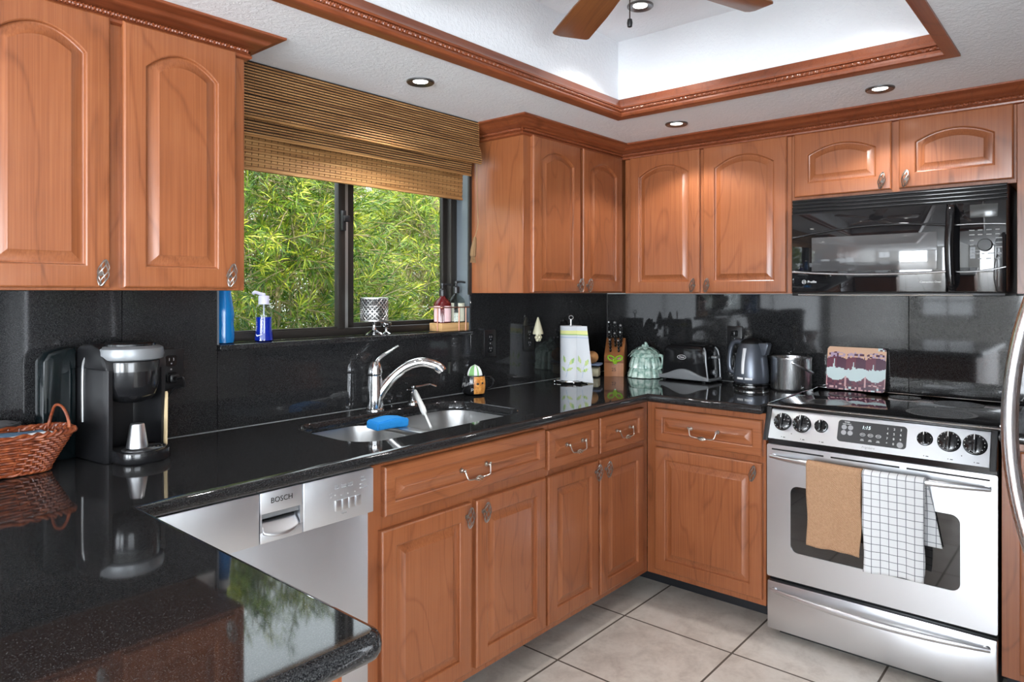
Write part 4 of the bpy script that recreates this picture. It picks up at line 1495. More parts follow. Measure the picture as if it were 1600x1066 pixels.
# ---------------------------------------------------------------- knife block
KROT = math.atan2(-.91, .41)
KB = Matrix.Translation((3.128, 2.052, CZ)) @ Matrix.Rotation(KROT, 4, 'Z')
t = thing('knife_block', 'slanted wooden knife block full of black-handled knives in the counter corner', 'knife block', (3.128, 2.052, CZ), KROT)
M_BLOCK = wood('block_beech', 'z', lin(124, 72, 36), lin(160, 100, 56), lin(184, 124, 76), .5, .1)
BP = [(0, 0), (0, .108), (.085, .200), (.150, .150), (.150, 0)]
MB().prism(BP, 0, .104, 'x', b=.002).build('block', M_BLOCK, t)
MB().box(.001, .103, -.0015, .0, .072, .106, .0005).build('upper_band', wood('band_beech', 'x', lin(104, 54, 24), lin(136, 78, 40), lin(160, 100, 56), .5, .1), t)
MB().text('25', .026, front_M(.052, -.0004, .036)).build('number', mat('burnt_brown', lin(60, 30, 14), .6), t)
fn = Vector((0, -(.200 - .108), .085)).normalized()      # out of the slotted face
fu = Vector((0, .085, .092)).normalized()               # up the slotted face
def knife(x, s, ln, wd, label):
    o = Vector((x, 0, .108)) + fu * s
    kt = thing('kitchen_knife', label, 'knife', KB @ o, KROT, 'black-handled knives in the knife block')
    ax = (fn * .62 + Vector((0, 0, 1)) * .55).normalized()
    side = Vector((1, 0, 0))
    w2 = ax.cross(side)
    m = MB()
    pts = [ax * (.002 + ln * k) + w2 * (.004 * math.sin(PI * k)) for k in (0, .08, .3, .6, .88, 1.0)]
    m.tube(pts, [wd * f for f in (.7, .9, .85, .95, 1.0, .6)], 10, sx=.55, sy=1.0, up=side)
    m.build('handle', M_BLACK, kt)
    m = MB()
    for k in (.25, .55, .85):
        c = ax * (.002 + ln * k)
        m.ball(tuple(c - Vector((wd * .48, 0, 0))), .0024, 4)
        m.ball(tuple(c + Vector((wd * .48, 0, 0))), .0024, 4)
        m.ball(tuple(c - w2 * 0 + ax.cross(side) * wd * -.96), .0022, 4)
    m.ball(tuple(ax * (ln + .002)), wd * .55, 5)
    m.build('rivets', M_STEEL, kt)
    return kt
knife(.022, .102, .115, .0150, 'tallest black-handled knife at the back left of the knife block')
knife(.053, .104, .110, .0145, 'black-handled knife at the back middle of the knife block, beside the tallest')
knife(.083, .102, .095, .0140, 'black-handled knife at the back right of the knife block')
knife(.026, .066, .085, .0135, 'black-handled knife in the middle row of the knife block, left side')
knife(.055, .064, .080, .0125, 'black-handled knife in the middle row of the knife block, centre')
knife(.084, .066, .085, .0135, 'black-handled knife in the middle row of the knife block, right side')
knife(.032, .028, .072, .0120, 'short black-handled knife in the front row of the knife block, left side')
knife(.076, .028, .068, .0120, 'short black-handled knife in the front row of the knife block, right side')
# scissors hang on the front
t = thing('scissors', 'lime green handled kitchen scissors tucked into the front of the knife block', 'scissors', KB @ Vector((.060, -.006, .084)), KROT)
M_LIME = mat('lime_plastic', lin(140, 180, 40), .4)
for s in (-1, 1):
    m = MB()
    m.tube([(s * .021 + .017 * math.cos(2 * PI * k / 24), -.006, .014 + .0125 * math.sin(2 * PI * k / 24) + s * .3 * .017 * math.cos(2 * PI * k / 24)) for k in range(24)], .0048, 8, 0, None, True)
    m.tube([(s * .012, -.006, .006), (s * .004, -.006, -.006), (s * .003, -.005, -.016)], [.006, .0075, .006], 8)
    m.build('handle', M_LIME, t)
MB().box(-.005, .005, -.0045, .004, -.020, -.012, .001).build("blades", M_STEEL, t)

# ---------------------------------------------------------------- leafy cookie jar
t = thing('cookie_jar', 'pale green ceramic jar shaped like stacked leaves, left of the toaster', 'jar', (3.247, 1.872, CZ))
M_JAR = mat('pale_green_glaze', lin(176, 200, 186), .25, Coat_Weight=.5)
q = N(M_JAR)
s_ = q.n('ShaderNodeSeparateXYZ', {0: q.coords((1, 1, 1))})
q.to(q.ramp(q.noise(q.coords((1, 1, 1)), 45, 3), [(.32, lin(120, 156, 144)), (.5, lin(176, 202, 190)), (.7, lin(216, 230, 220))]), 'Base Color')
def flute(n, amp):
    return lambda th, z: 1 + amp * abs(math.sin(n * th / 2)) + amp * .3 * math.sin(3 * n * th / 2)
m = MB()
m.lathe([(.072, 0), (.086, .003), (.083, .020), (.076, .040), (.070, .052), (.060, .056)], (0, 0, 0), 144, rfun=flute(12, .10))
m.lathe([(.060, .048), (.078, .052), (.077, .066), (.071, .086), (.066, .102), (.060, .108)], (0, 0, 0), 144, rfun=flute(12, .10))
m.build('jar_body', M_JAR, t)
m = MB()
m.lathe([(.066, .104), (.076, .110), (.072, .124), (.058, .138), (.035, .148), (.001, .152)], (0, 0, 0), 48)
for ring, (r0, z0, n, ln, dz, ph) in enumerate(((.064, .124, 12, .038, -.018, 0), (.048, .140, 10, .038, -.013, .3), (.024, .152, 7, .038, -.007, .1))):
    for k in range(n):
        a = 2 * PI * k / n + ph
        MM = Matrix.Rotation(a, 4, 'Z')
        m.grid(lambda u, v: (r0 - .012 + ln * u, (2 * v - 1) * .019 * math.sin(PI * min(1, .12 + .88 * u) ** .8) * (1 if u < .999 else 0), z0 + dz * u * u + .006 * math.sin(PI * u) + .004 * (1 - (2 * v - 1) ** 2)), 7, 4, 0, None, MM)
m.tube([(0, 0, .148), (.004, 0, .162), (.010, 0, .174), (.004, .002, .182)], [.014, .012, .010, .006], 10)
m.ball((.0, .012, .163), .009, 6); m.ball((.01, -.008, .162), .008, 6)
lid = m.build('leaf_lid', M_JAR, t)
m = MB().tube(spline([(.010, -.066, .112), (.004, -.094, .118), (.0, -.104, .090), (.0, -.098, .060), (.004, -.076, .048)], 6), [.007] * 25, 9)
m.build('handle', M_JAR, t)

# ---------------------------------------------------------------- toaster
t = thing('toaster', 'black gloss toaster with grey wavy base between cookie jar and kettle', 'toaster', (3.212, 1.772, CZ), D90 - R(3))
m = MB()
sil = [(.008, .014), (.272, .014), (.262, .150), (.256, .166), (.242, .176), (.225, .180), (.055, .180), (.040, .176), (.026, .166), (.020, .150)]
m.prism(sil, .004, .132, 'y', b=.014)
m.build('shell', M_BLACK_GLOSS, t)
m = MB()
wave = [(0, .010), (.280, .010), (.282, .022)] + [(.280 - .280 * k / 20, .024 + .036 * math.sin(PI * (1 - k / 20) ** 1.0) ** 2 + .003) for k in range(21)][1:] 
m.prism(wave, -.004, .010, 'y', b=.003)
m.box(.0, .282, .006, .136, .008, .022, .004)
m.build('base', M_GREY_PLASTIC, t)
m = MB()
m.tube(spline([(.274, .004, .020), (.268, -.002, .09), (.262, .002, .15), (.250, .010, .172)], 6), .0042, 8)
m.tube(spline([(.274, .132, .020), (.268, .136, .09), (.262, .132, .15), (.250, .124, .172)], 6), .0042, 8)
m.build('end_frame', M_GREY_PLASTIC, t)
m = MB().box(.266, .296, .048, .090, .120, .132, .004)
m.lathe([(.014, 0), (.012, .012), (.001, .012)], (0, 0, 0), 20, 0, Matrix.Translation((.272, .069, .050)) @ Matrix.Rotation(PI / 2, 4, 'Y'))
m.build('lever', M_GREY_PLASTIC, t)
for y in (.040, .082):
    MB().box(.050, .228, y, y + .024, .1785, .1812, .0008).build('bread_slot', M_BLACK_MATT, t)
for (x, y) in ((.03, .01), (.25, .01), (.03, .125), (.25, .125)):
    MB().box(x - .008, x + .008, y - .006, y + .006, 0, .0079, .001).build('foot', M_BLACK, t)
m = MB()
m.tube([(.130 + .0235 * math.cos(2 * PI * k / 32), .0034, .121 + .0105 * math.sin(2 * PI * k / 32)) for k in range(32)], .0011, 5, 0, None, True)
m.text('Oster', .0135, front_M(.130, .0038, .121), shear=.2)
m.build('lettering', M_PRINT_W, t)

# ---------------------------------------------------------------- kettle (local -y faces into the room)
t = thing('kettle', 'dark grey electric kettle with clear water gauge, between toaster and steel bucket', 'kettle', (3.205, 1.282, CZ), D90 - R(8))
M_KET = mat('gunmetal_paint', lin(92, 97, 106), .32, .55)
m = MB().lathe([(.074, 0), (.077, .004), (.077, .014), (.074, .017)], n=44)
m.build('power_base', M_CHROME, t)
m = MB().lathe([(.0755, .0045), (.0778, .006), (.0778, .008), (.0755, .0095)], n=44, cap0=False, cap1=False)
m.lathe([(.072, .017), (.079, .019), (.079, .026), (.076, .028)], n=44)
m.build('base_band', M_BLACK_GLOSS, t)
m = MB().lathe([(.076, .028), (.0785, .034), (.0785, .060), (.076, .095), (.071, .135), (.063, .175), (.054, .202), (.042, .217), (.028, .224)], n=48)
m.build('kettle_body', M_KET, t)
m = MB().lathe([(.050, .208), (.046, .216), (.032, .227), (.014, .232), (.001, .233)], n=40)
m.build('lid', M_BLACK, t)
m = MB()
m.prism([(.050, .150), (.080, .158), (.094, .205), (.088, .214), (.045, .212)], -.020, .020, 'y', b=.006)
m.build('spout', M_KET, t)
m = MB()
m.tube(spline([(-.034, 0, .208), (-.070, 0, .214), (-.098, 0, .202), (-.112, 0, .160), (-.116, 0, .110), (-.110, 0, .076), (-.090, 0, .064), (-.070, 0, .062)], 6), [.013] * 8 + [.0115] * 35, 12, sx=.85, sy=1.05, up=(0, 1, 0))
m.build('handle', M_KET, t)
m = MB()
m.grid(lambda u, v: ((2 * u - 1) * (.009 - .002 * (1 - v)), -(.0795 - .0235 * max(0, (v * .118 - .01) / .118) ** 1.6) - .003 * (1 - (2 * u - 1) ** 2), .070 + .118 * v), 6, 18)
m.build('water_gauge', mat('frosted_gauge', (.62, .63, .65, 1), .25), t)
m = MB()
for k in range(11):
    if k == 5:
        continue
    a = -PI / 2 + (k - 5) * .088 + .08
    m.box(-.0028, .0028, -.0003, .0003, .044, .053, M=Matrix.Rotation(a + PI / 2, 4, 'Z') @ Matrix.Translation((0, -.0790, 0)))
m.build('lettering', M_PRINT_W, t)

# ---------------------------------------------------------------- steel bucket
t = thing('ice_bucket', 'brushed steel ice bucket with swing handle between the kettle and the stove', 'bucket', (3.262, 1.120, CZ), R(-65))
m = MB().lathe([(.082, 0), (.087, .004), (.0885, .010), (.0885, .140), (.0905, .145), (.0905, .150), (.087, .152), (.083, .150), (.081, .14), (.080, .012), (.001, .010)], n=56)
m.build('bucket_body', M_STEEL_V, t)
MB().lathe([(.080, .128), (.078, .130), (.03, .131), (.001, .1315)], n=40).build('inner_liner', M_CHROME, t)
m = MB()
for s in (1, -1):
    MB().lathe([(.007, 0), (.007, .006), (.001, .008)], (0, 0, 0), 14, 0, Matrix.Translation((0, s * .0885, .130)) @ Matrix.Rotation(-s * PI / 2, 4, 'X')).build('pivot', M_CHROME, t)
m = MB()
hp = [(.045 * math.sin(PI * k / 20), .096 * math.cos(PI * k / 20), .130 - .070 * math.sin(PI * k / 20)) for k in range(21)]
hp = [(.093 * math.sin(PI * k / 20) + .003, .0965 * math.cos(PI * k / 20), .130 - .052 * math.sin(PI * k / 20)) for k in range(21)]
m.tube(hp, .0035, 8, sx=1.6, sy=.6)
m.build('swing_handle', M_STEEL, t)

# ---------------------------------------------------------------- glass cutting board with a printed dessert photo
M_PEACH, M_CREAM2 = mat('print_peach', lin(222, 180, 150), .15), mat('print_cream', lin(206, 222, 222), .15)
M_PLUM, M_PLUM2, M_LILAC, M_PINK = mat('print_plum', lin(112, 62, 78), .15), mat('print_dark_plum', lin(86, 52, 72), .15), mat('print_lilac', lin(182, 158, 182), .15), mat('print_pink', lin(206, 160, 162), .15)
BW, BH = .242, .192
rnd = random.Random(11)
nz = [[rnd.random() for _ in range(64)] for _ in range(64)]
def board_pat(u, v):
    k = u * 3
    f = k - int(k)
    sag = 4 * f * (1 - f)
    r_ = nz[int(u * 30)][int(v * 26)]
    lo = .32 - .13 * sag + (.02 if r_ > .5 else 0)
    hi = .50 - .02 * sag + .03 * math.sin(14 * u) + (.03 if nz[int(u * 30)][3] > .6 else 0)
    if v < .085:
        return 5 if r_ > .72 else (1 if r_ > .64 else 3)
    if v < lo:
        if f < .035 or f > .965:
            return 5
        if v < .17 and r_ > .88:
            return 5
        return 2 if r_ > .35 else 3
    if v < hi:
        return 1
    top = .74 + .07 * math.sin(PI * f) ** .6
    if v < top - .04:
        if abs(f - .38) < .05 * (1.15 - (v - hi) * 6):
            return 1
        return 3 if f > .5 else 2
    if v < top + .07 and abs(f - .5) < .46 and r_ > .25:
        return 4 if r_ > .5 else 3
    if v > .93 and u > .86:
        return 1 if r_ > .4 else 3
    return 0
t = thing('cutting_board', 'glass cutting board printed with a berry dessert photo, leaning on the wall behind the cooktop', 'cutting board', (3.318, .984, .9265), D90)
bm_ = MB()
Mt = Matrix.Rotation(-math.atan2(.034, BH), 4, 'X')
bm_.grid(lambda u, v: (BW * u, -.0008, BH * v), 66, 60, 0, board_pat, Mt)
# keep the printed face inside the rounded corners
def inside(p):
    x, z = p
    r = .016
    cx = min(max(x, r), BW - r); cz = min(max(z, r), BH - r)
    return math.hypot(x - cx, z - cz) <= r
keep = []
for i, f_ in enumerate(bm_.f):
    j, k = divmod(i, 66)
    if inside((BW * (k + .5) / 66, BH * (j + .5) / 60)):
        keep.append(i)
bm_.f = [bm_.f[i] for i in keep]; bm_.m = [bm_.m[i] for i in keep]; bm_.s = [bm_.s[i] for i in keep]
MB().prism(rrect(0, BW, 0, BH, .016, 6), 0, .005, 'y', M=Mt).build('glass_board', M_PEACH, t)
bm_.build('printed_face', [M_PEACH, M_CREAM2, M_PLUM, M_PLUM2, M_LILAC, M_PINK], t)

# ---------------------------------------------------------------- things on the window sill
SZ = WZ0 + .0005
t = thing('blue_bottle', 'tall translucent blue bottle at the left end of the window sill', 'bottle', (1.1215, 2.232, SZ))
m = MB().lathe([(.018, 0), (.031, .003), (.0335, .02), (.033, .045), (.0305, .068), (.0315, .085), (.0325, .10), (.029, .125), (.0235, .16), (.020, .19), (.018, .215), (.016, .225)], n=36)
m.build('bottle_body', mat('blue_bottle_body', lin(20, 120, 190), .12, 0, Transmission_Weight=.35), t)
MB().lathe([(.0185, .226), (.0185, .25), (.012, .256), (.001, .256)], n=24).build('cap', M_WHITE, t)

t = thing('soap_bottle', 'clear pump bottle half full of blue soap, on the window sill left', 'bottle', (1.265, 2.232, SZ))
bp = [(.028, 0), (.032, .003), (.0305, .02), (.027, .05), (.0275, .085), (.028, .092), (.0265, .10), (.0255, .118), (.019, .128), (.015, .131)]
m = MB().lathe(bp, n=32, cap1=False)
m.build('bottle_body', M_CLEAR, t)
m = MB().lathe([(.027, .0015), (.0308, .004), (.0293, .02), (.0258, .05), (.0262, .084), (.001, .084)], n=32)
m.build('blue_soap', mat('blue_soap', lin(14, 40, 160), .15), t)
m = MB().lathe([(.018, .128), (.018, .155), (.0165, .158), (.006, .159), (.006, .166), (.001, .167)], n=24)
m.tube(spline([(.004, 0, .161), (-.014, 0, .165), (-.034, -.001, .170), (-.042, -.002, .164)], 5), .0055, 8, sx=1.0, sy=.8)
m.tube([(0, 0, .13), (0, 0, .088)], .0025, 6)
m.build('pump', mat('pale_lilac_plastic', lin(200, 200, 222), .4), t)
m = MB()
sw = [(-.012, .004), (-.010, -.003), (-.006, -.006), (.014, .003), (-.004, -.001), (-.009, .001)]
A2 = math.atan2(-2.232, -1.265) - .55
vs = [((.0318) * math.cos(A2 + p[0] / .031), (.0318) * math.sin(A2 + p[0] / .031), .0235 + p[1]) for p in sw]
m.add(vs, [(0, 1, 5), (1, 2, 4), (1, 4, 5), (2, 3, 4)], 0, False)
m.build('tick_logo', M_PRINT_W, t)

t = thing('candle_holder', 'pierced silver goblet candle holder on the window sill before the middle window frame', 'candle holder', (1.742, 2.232, SZ))
m = MB().lathe([(.040, 0), (.041, .003), (.034, .008), (.022, .013), (.010, .020), (.007, .030), (.0065, .042), (.010, .050), (.022, .055), (.036, .058)], n=36)
m.build('foot', M_CHROME, t)
m = MB()
RC, Z0c, Z1c = .0535, .058, .146
m.lathe([(RC - .004, Z0c), (RC - .004, Z1c - .004)], n=36, mi=1, cap0=False, cap1=False)
for k in range(20):
    for s in (1, -1):
        a0 = 2 * PI * k / 20
        pts = [(RC * math.cos(a0 + s * 1.55 * q_), RC * math.sin(a0 + s * 1.55 * q_), Z0c + .002 + (Z1c - Z0c - .004) * q_) for q_ in [i / 10 for i in range(11)]]
        m.tube(pts, .0024, 5)
for z, r in ((Z0c, .003), (Z1c, .0032), (Z0c + .030, .0016), (Z0c + .058, .0016)):
    m.tube([(RC * math.cos(2 * PI * k / 44), RC * math.sin(2 * PI * k / 44), z) for k in range(44)], r, 6, 0, None, True)
m.lathe([(.0535, .057), (.02, .0565), (.001, .056)], n=36)
m.build('pierced_cup', [mat('bright_silver', (.56, .55, .54, 1), .3, 1.0), mat('dark_lining', (.03, .03, .03, 1), .5)], t)
t = thing('small_metal_cup', 'tiny silver footed cup beside the candle holder on the window sill', 'cup', (1.812, 2.244, SZ))
m = MB().lathe([(.020, 0), (.021, .002), (.014, .006), (.006, .010), (.006, .018), (.014, .024), (.021, .034), (.0235, .046), (.022, .046), (.018, .032), (.001, .024)], n=28)
m.build('cup_body', M_CHROME, t)

t = thing('bottle_caddy', 'small wooden caddy with a wire rail on the right end of the window sill', 'caddy', (2.155, 2.232, SZ))
M_CADW = wood('caddy_wood', 'x', lin(150, 112, 68), lin(186, 146, 96), lin(206, 170, 122), .7, 0)
MB().box(-.084, .084, -.044, .036, 0, .036, .003).build('wood_base', M_CADW, t)
m = MB()
m.tube([(p[0], p[1], .104) for p in rrect(-.087, .087, -.047, .0385, .008, 4)], .0026, 6, 0, None, True)
for (x, y) in ((.018, -.047), (.060, -.047), (-.087, -.02), (.087, .02)):
    m.tube([(x, y, .104), (x, y, .001)], .0024, 6)
m.build('wire_rail', mat('rose_copper_wire', lin(150, 104, 86), .35, .8), t)
def pump_bottle(label, x, mt, liq, labmat, pumpmat, seed, r, h):
    t = thing('pump_bottle', label, 'bottle', (2.155 + x, 2.228, SZ + .0365), 0, 'pump bottles in the sill caddy')
    m = MB().lathe([(r * .9, 0), (r, .003), (r, h), (r * .9, h + .010), (r * .35, h + .030), (.013, h + .033), (.013, h + .040)], n=36)
    m.build('bottle_body', mt, t)
    if liq:
        MB().lathe([(r * .86, .003), (r * .93, .006), (r * .93, h * .45), (.001, h * .45)], n=32).build('soap', liq, t)
    Ac = math.atan2(-2.23, -2.155)
    for (a, b) in ((-1.15, -.24), (.22, 1.15)):
        MB().grid(lambda u, v: ((r + .0007) * math.cos(Ac + a + (b - a) * u), (r + .0007) * math.sin(Ac + a + (b - a) * u), .006 + (h - .014) * v), 10, 4).build('label', labmat, t)
    m = MB().lathe([(.0155, h + .036), (.0155, h + .062), (.012, h + .066), (.005, h + .067), (.005, h + .080), (.010, h + .081), (.010, h + .090), (.001, h + .092)], n=20)
    m.tube(spline([(0, 0, h + .086), (.016, -.010, h + .087), (.036, -.022, h + .084)], 4), .0042, 8)
    m.build('pump', pumpmat, t)
    return t
pump_bottle('dark red pump bottle with pale pink labels, left one in the sill caddy', -.042, mat('dark_red_glass', lin(84, 20, 22), .12), None, mat('pale_pink_label', lin(222, 188, 190), .6), M_BLACK, 1, .0395, .082)
pump_bottle('clear pump bottle with cream label, right one in the sill caddy', .0415, M_CLEAR, mat('milky_soap', lin(190, 192, 180), .4), mat('cream_label', lin(206, 206, 186), .6), M_BLACK, 2, .0395, .094)

# ---------------------------------------------------------------- woven bamboo blind
t = thing('bamboo_blind', 'woven bamboo roman shade half raised over the kitchen window', 'blind', (0, 0, 0))
M_SLAT = mat('bamboo_slat', lin(166, 124, 74), .6)
q = N(M_SLAT)
v = q.coords((5, 60, 170))
q.to(q.ramp(q.math('ADD', q.math('MULTIPLY', q.noise(v, 1.0, 3), .8), q.math('MULTIPLY', q.noise(q.coords((3, 3, 260)), 1.0, 1), .3)), [(.32, lin(90, 55, 26)), (.5, lin(146, 102, 56)), (.72, lin(184, 140, 88))]), 'Base Color')
M_DARK_BROWN = mat('blind_dark_brown', lin(34, 22, 13), .9)  # dark brown for the sheet behind the slats and the headrail
M_WARP = mat('warp_thread', lin(92, 66, 40), .9)
BX0, BX1 = 1.030, 2.172
def shade(name, ztop, zbot, ytop, ybot, pitch=.0086, hs=.0047, bow=0.0, gap_sheet=True, x1=BX1, wt=.0008):
    m = MB()
    n = int((ztop - zbot) / pitch)
    for i in range(n):
        f = (i + .5) / n
        z = ztop - (ztop - zbot) * f
        y = ytop + (ybot - ytop) * f - bow * math.sin(PI * f)
        m.box(BX0, x1 + random.uniform(-.001, .001), y - .0012, y + .0012, z - hs / 2, z + hs / 2)
    o = m.build(name, M_SLAT, t)
    for dx in range(2):
        pass
    m = MB()
    x = BX0 + .012
    while x < x1:
        pts = []
        for i in range(2 * n + 1):
            f = i / (2 * n)
            pts.append((x, ytop + (ybot - ytop) * f - bow * math.sin(PI * f) + .0017 * (-1 if (i % 4) < 2 else 1), ztop - (ztop - zbot) * f))
        m.tube(pts, wt, 4)
        x += .0235
    m.build('warp_threads', M_WARP, o)
    if gap_sheet:
        m = MB()
        m.grid(lambda u, v_: (BX0 + (x1 - .001 - BX0) * u, ytop + (ybot - ytop) * v_ - bow * math.sin(PI * v_) + .0042, ztop - (ztop - zbot) * v_), 2, 8)
        m.build('gap_sheet', M_DARK_BROWN, o)
    return o
shade('valance_top', 2.090, 1.988, 2.062, 2.062)
shade('valance_fold', 1.985, 1.917, 2.058, 2.046, bow=.004)
m = MB().tube([(BX0, 2.052, 1.9145), (BX1, 2.052, 1.9145)], .0042, 8)
m.build('fold_edge', M_SLAT, t)
shade('middle_fold', 1.960, 1.872, 2.100, 2.112)
m = MB().tube([(BX0, 2.112, 1.870), (BX1, 2.112, 1.870)], .0040, 8)
m.build('fold_edge', M_SLAT, t)
bp_ = shade('bottom_panel', 1.930, 1.772, 2.160, 2.166, hs=.0074, gap_sheet=False, wt=.0014)
MB().grid(lambda u, v_: (BX0 + (BX1 - .001 - BX0) * u, 2.1655 + .006 * v_, 1.930 - .158 * v_), 2, 2).build('gap_sheet', mat('thin_tan_backing', lin(120, 88, 54), .9), bp_)  # sheet added to stop sky glints between the slats
MB().box(BX0, BX1, 2.160, 2.172, 1.766, 1.774, .002).build('bottom_rail', M_SLAT, t)
MB().box(BX0, BX1, 2.066, 2.200, 2.070, 2.0945).build('headrail', M_DARK_BROWN, t)
m = MB().tube(spline([(2.190, 2.10, 2.085), (2.194, 2.098, 1.90), (2.197, 2.096, 1.75), (2.198, 2.095, 1.655), (2.180, 2.095, 1.600)], 6), .0022, 6)
cd = m.build('pull_cord', mat('jute_cord', lin(150, 118, 84), .9), t)
m = MB()
m.tube(spline([(2.180, 2.095, 1.602), (2.176, 2.095, 1.575), (2.170, 2.095, 1.54), (2.168, 2.095, 1.515)], 4), [.005, .008, .008, .009, .010, .011, .012, .0125, .013, .013, .0135, .013, .010], 8)
for k in range(10):
    a = 2 * PI * k / 10
    m.tube([(2.168 + .006 * math.cos(a), 2.095 + .006 * math.sin(a), 1.518), (2.168 + .012 * math.cos(a), 2.095 + .012 * math.sin(a), 1.490)], .002, 4)
m.build('tassel', mat('jute_tassel', lin(124, 96, 66), .95), t)

# ---------------------------------------------------------------- recessed lights and ceiling fan
M_RINGN = mat('dark_nickel_ring', (.20, .20, .20, 1), .35, 1.0)
def downlight(label, x, y, z, watts, size=128, r=.048):
    t = thing('recessed_light', label, 'ceiling light', (x, y, z), 0, 'recessed ceiling lights')
    m = MB().lathe([(r, -.0005), (r, -.005), (r * .93, -.008), (r * .72, -.0055), (r * .54, -.0015)], n=40, cap0=False, cap1=False)
    m.build('trim_ring', M_RINGN, t)
    m = MB().lathe([(r * .54, -.0018), (.001, -.0022)], n=32, cap0=False)
    m.build('lens', M_GLOW, t)
    d = bpy.data.lights.new('downlight_beam', 'SPOT')
    d.energy = watts
    d.spot_size = R(size)
    d.spot_blend = .35
    d.shadow_soft_size = r * .6
    d.color = (1, .985, .965)
    link('downlight_beam', d, t, (0, 0, -.012))
    return t
W1 = 13
W2 = 4
downlight('recessed light in the soffit over the sink, before the bamboo blind', 1.621, 1.82, ZC, W1)
downlight('recessed light in the soffit corner, before the two-door cabinet left of the microwave', 2.751, 1.432, ZC, W1)
downlight('recessed light in the soffit over the stove, before the microwave cabinet', 2.756, .632, ZC, W1)
downlight('recessed light in the raised tray ceiling beside the fan pull chain', 2.250, 1.318, TZ, 6, 120)
downlight('recessed light in the raised tray ceiling over the stove side, hidden above the frame', 2.250, .60, TZ, W2, 120)
downlight('unseen recessed light added in the raised tray ceiling over the sink side', .92, 1.318, TZ, W2, 120)  # out of view, added for the light it gives
downlight('unseen recessed light added in the raised tray ceiling nearest the camera', .92, .60, TZ, W2, 120)  # extra lamp added for its light, never in view

FX, FY, FZ = 1.568, .953, 2.21
t = thing('ceiling_fan', 'ceiling fan with wooden blades and a pull chain in the raised tray', 'ceiling fan', (FX, FY, FZ))
M_FANM = mat('aged_bronze', lin(60, 50, 42), .4, .8)
MB().lathe([(.001, -.055), (.045, -.052), (.062, -.035), (.085, -.02), (.092, .02), (.085, .06), (.05, .075), (.018, .085), (.016, .15), (.05, .16), (.062, .2095)], n=40, cap1=False).build('motor_housing', M_FANM, t)
for k in range(5):
    a = math.atan2(1.372 - FY, 1.878 - FX) - R(72) * k
    MM = Matrix.Rotation(a, 4, 'Z')
    bl = MB()
    L = [(.135, .046), (.20, .052), (.35, .058), (.47, .061), (.505, .058), (.520, .040), (.524, .010)]
    ol = [(x, -w_) for x, w_ in L] + [(x, w_) for x, w_ in L[::-1]]
    ol = [(.135, -.046), (.30, -.056), (.485, -.060), (.497, -.054), (.520, .030), (.518, .050), (.508, .060), (.30, .056), (.135, .046)]
    bl.prism(ol, -.0035, .0035, 'z', b=.0015)
    bl.build('fan_blade', M_FAN_WOOD, t, (0, 0, 0), (R(9), 0, a))
    MB().box(.07, .19, -.016, .016, .003, .010, .002, M=MM).build('blade_bracket', M_FANM, t)
m = MB().tube([(0, 0, -.05), (0, 0, -.135)], .0012, 6)
for k in range(20):
    m.ball((0, 0, -.055 - .004 * k), .0021, 3)
m.build('pull_chain', M_FANM, t, (0.006, 0.0, 0))
MB().lathe([(.002, -.134), (.006, -.137), (.0075, -.146), (.006, -.156), (.001, -.158)], n=16).build('chain_fob', M_BLACK, t, (0.006, 0.0, 0))

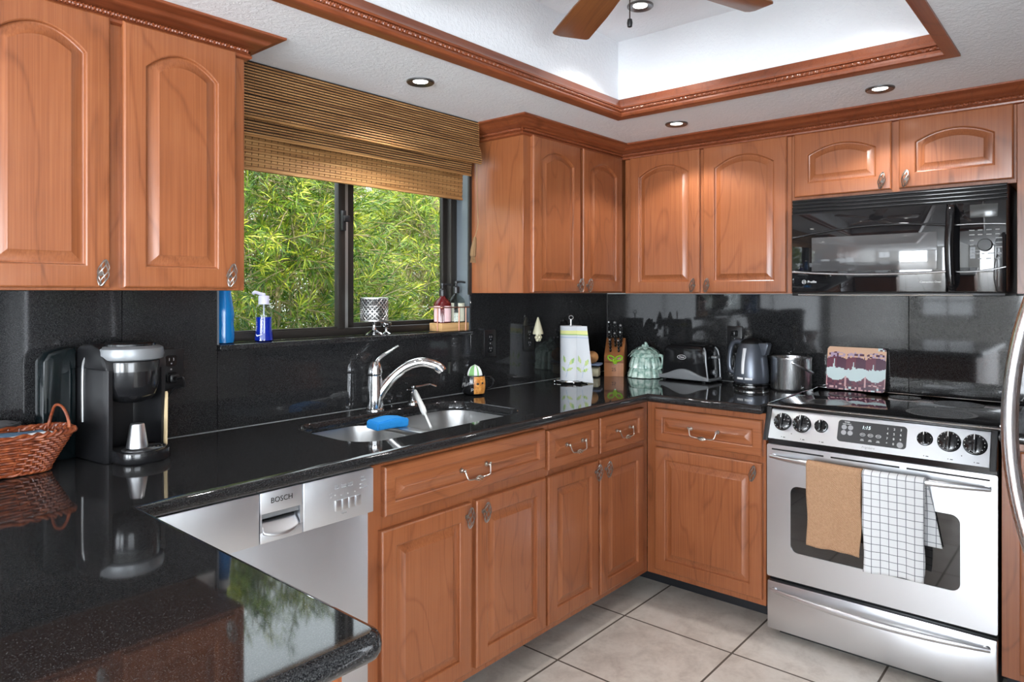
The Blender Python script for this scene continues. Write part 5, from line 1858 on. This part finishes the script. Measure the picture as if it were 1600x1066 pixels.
# ---------------------------------------------------------------- garden outside the window
struct(MB().box(-6, 14, YW + .15, 14, -.25, -.12).build('garden_ground', mat('lawn', lin(70, 96, 40), .95)))
M_LEAF = mat('bottlebrush_leaf', lin(120, 150, 50), .5, Subsurface_Weight=0.0)
q = N(M_LEAF)
rn = q.n('ShaderNodeNewGeometry').outputs['Random Per Island']
rn = q.math('ADD', q.math('MULTIPLY', rn, .42), q.math('MULTIPLY', q.math('SUBTRACT', q.noise(q.coords((1, 1, 1)), 8.0, 2, .6), .18), .95))
q.to(q.ramp(rn, [(.0, lin(18, 46, 10)), (.34, lin(54, 96, 20)), (.58, lin(120, 150, 30)), (.75, lin(206, 206, 58)), (1.0, lin(232, 220, 120))]), 'Base Color')
M_TWIG = mat('pale_twig', lin(176, 158, 122), .8)
def shrub(label, cx, cy, rx, ry, h, n, seed, sparse=0.0):
    g = np.random.default_rng(seed)
    t = thing('bottlebrush_shrub', label, 'shrub', (cx, cy, -.12), 0, 'shrubs outside the window')
    V, F = [], []
    tv = MB()
    cnt = 0
    for i in range(n):
        a = g.uniform(0, 2 * PI)
        rr = math.sqrt(g.uniform(.15, 1))
        zz = h * g.beta(1.6, 1.25)
        env = (1 - max(0, (zz / h - .45) / .55) ** 2 * .55)
        c = np.array([rx * rr * math.cos(a) * env, ry * rr * math.sin(a) * env, zz])
        out = np.array([math.cos(a) * .8, math.sin(a) * .8, g.uniform(-.2, 1.0)]) + g.normal(0, .45, 3)
        out /= np.linalg.norm(out)
        ln = g.uniform(.10, .24)
        nl = int(g.integers(22, 34))
        b1 = np.cross(out, [0, 0, 1.0]); b1 /= (np.linalg.norm(b1) + 1e-9)
        b2 = np.cross(out, b1)
        if i % 3 < 2:
            back = c - out * g.uniform(.1, .35) + g.normal(0, .04, 3)
            tv.tube([tuple(back), tuple(c), tuple(c + out * ln)], .0026, 4, caps=False)
        for k in range(nl):
            s = k / nl
            th = k * 2.4 + g.uniform(-.3, .3)
            rad = b1 * math.cos(th) + b2 * math.sin(th)
            p = c + out * ln * s
            d = rad * (1.0 - .55 * s) + out * (.35 + .75 * s) + g.normal(0, .12, 3)
            d /= np.linalg.norm(d)
            w = np.cross(d, out); w /= (np.linalg.norm(w) + 1e-9)
            L = g.uniform(.060, .100)
            wd = g.uniform(.0024, .0042)
            q0, q1, q2 = p, p + d * L * .5, p + d * L - np.array([0, 0, .010])
            b = cnt
            V += [tuple(q0), tuple(q1 + w * wd), tuple(q1 - w * wd), tuple(q2)]
            F += [(b, b + 1, b + 2), (b + 1, b + 3, b + 2)]
            cnt += 4
    m = MB()
    m.add(V, F)
    m.build('foliage', M_LEAF, t, sharp=180)
    for k in range(7):
        a = 2 * PI * k / 7
        tv.tube(spline([(.08 * math.cos(a), .08 * math.sin(a), 0), (.18 * math.cos(a), .18 * math.sin(a), h * .3), (rx * .5 * math.cos(a), ry * .5 * math.sin(a), h * .75)], 5), [.018 - .0012 * i for i in range(11)], 6)
    tv.build('branches', M_TWIG, t)
shrub('yellow-green bottlebrush shrub outside the left window pane', 2.05, 3.62, .85, .72, 2.30, 2400, 1)
shrub('darker bottlebrush shrub outside the right window pane', 3.85, 4.02, .85, .78, 2.30, 2400, 2)
shrub('tall bottlebrush shrub further back outside the window', 4.6, 6.0, 2.4, .9, 2.75, 3900, 3)
shrub('bottlebrush shrub outside beyond the left edge of the window', .35, 3.62, .75, .72, 2.2, 1200, 4)
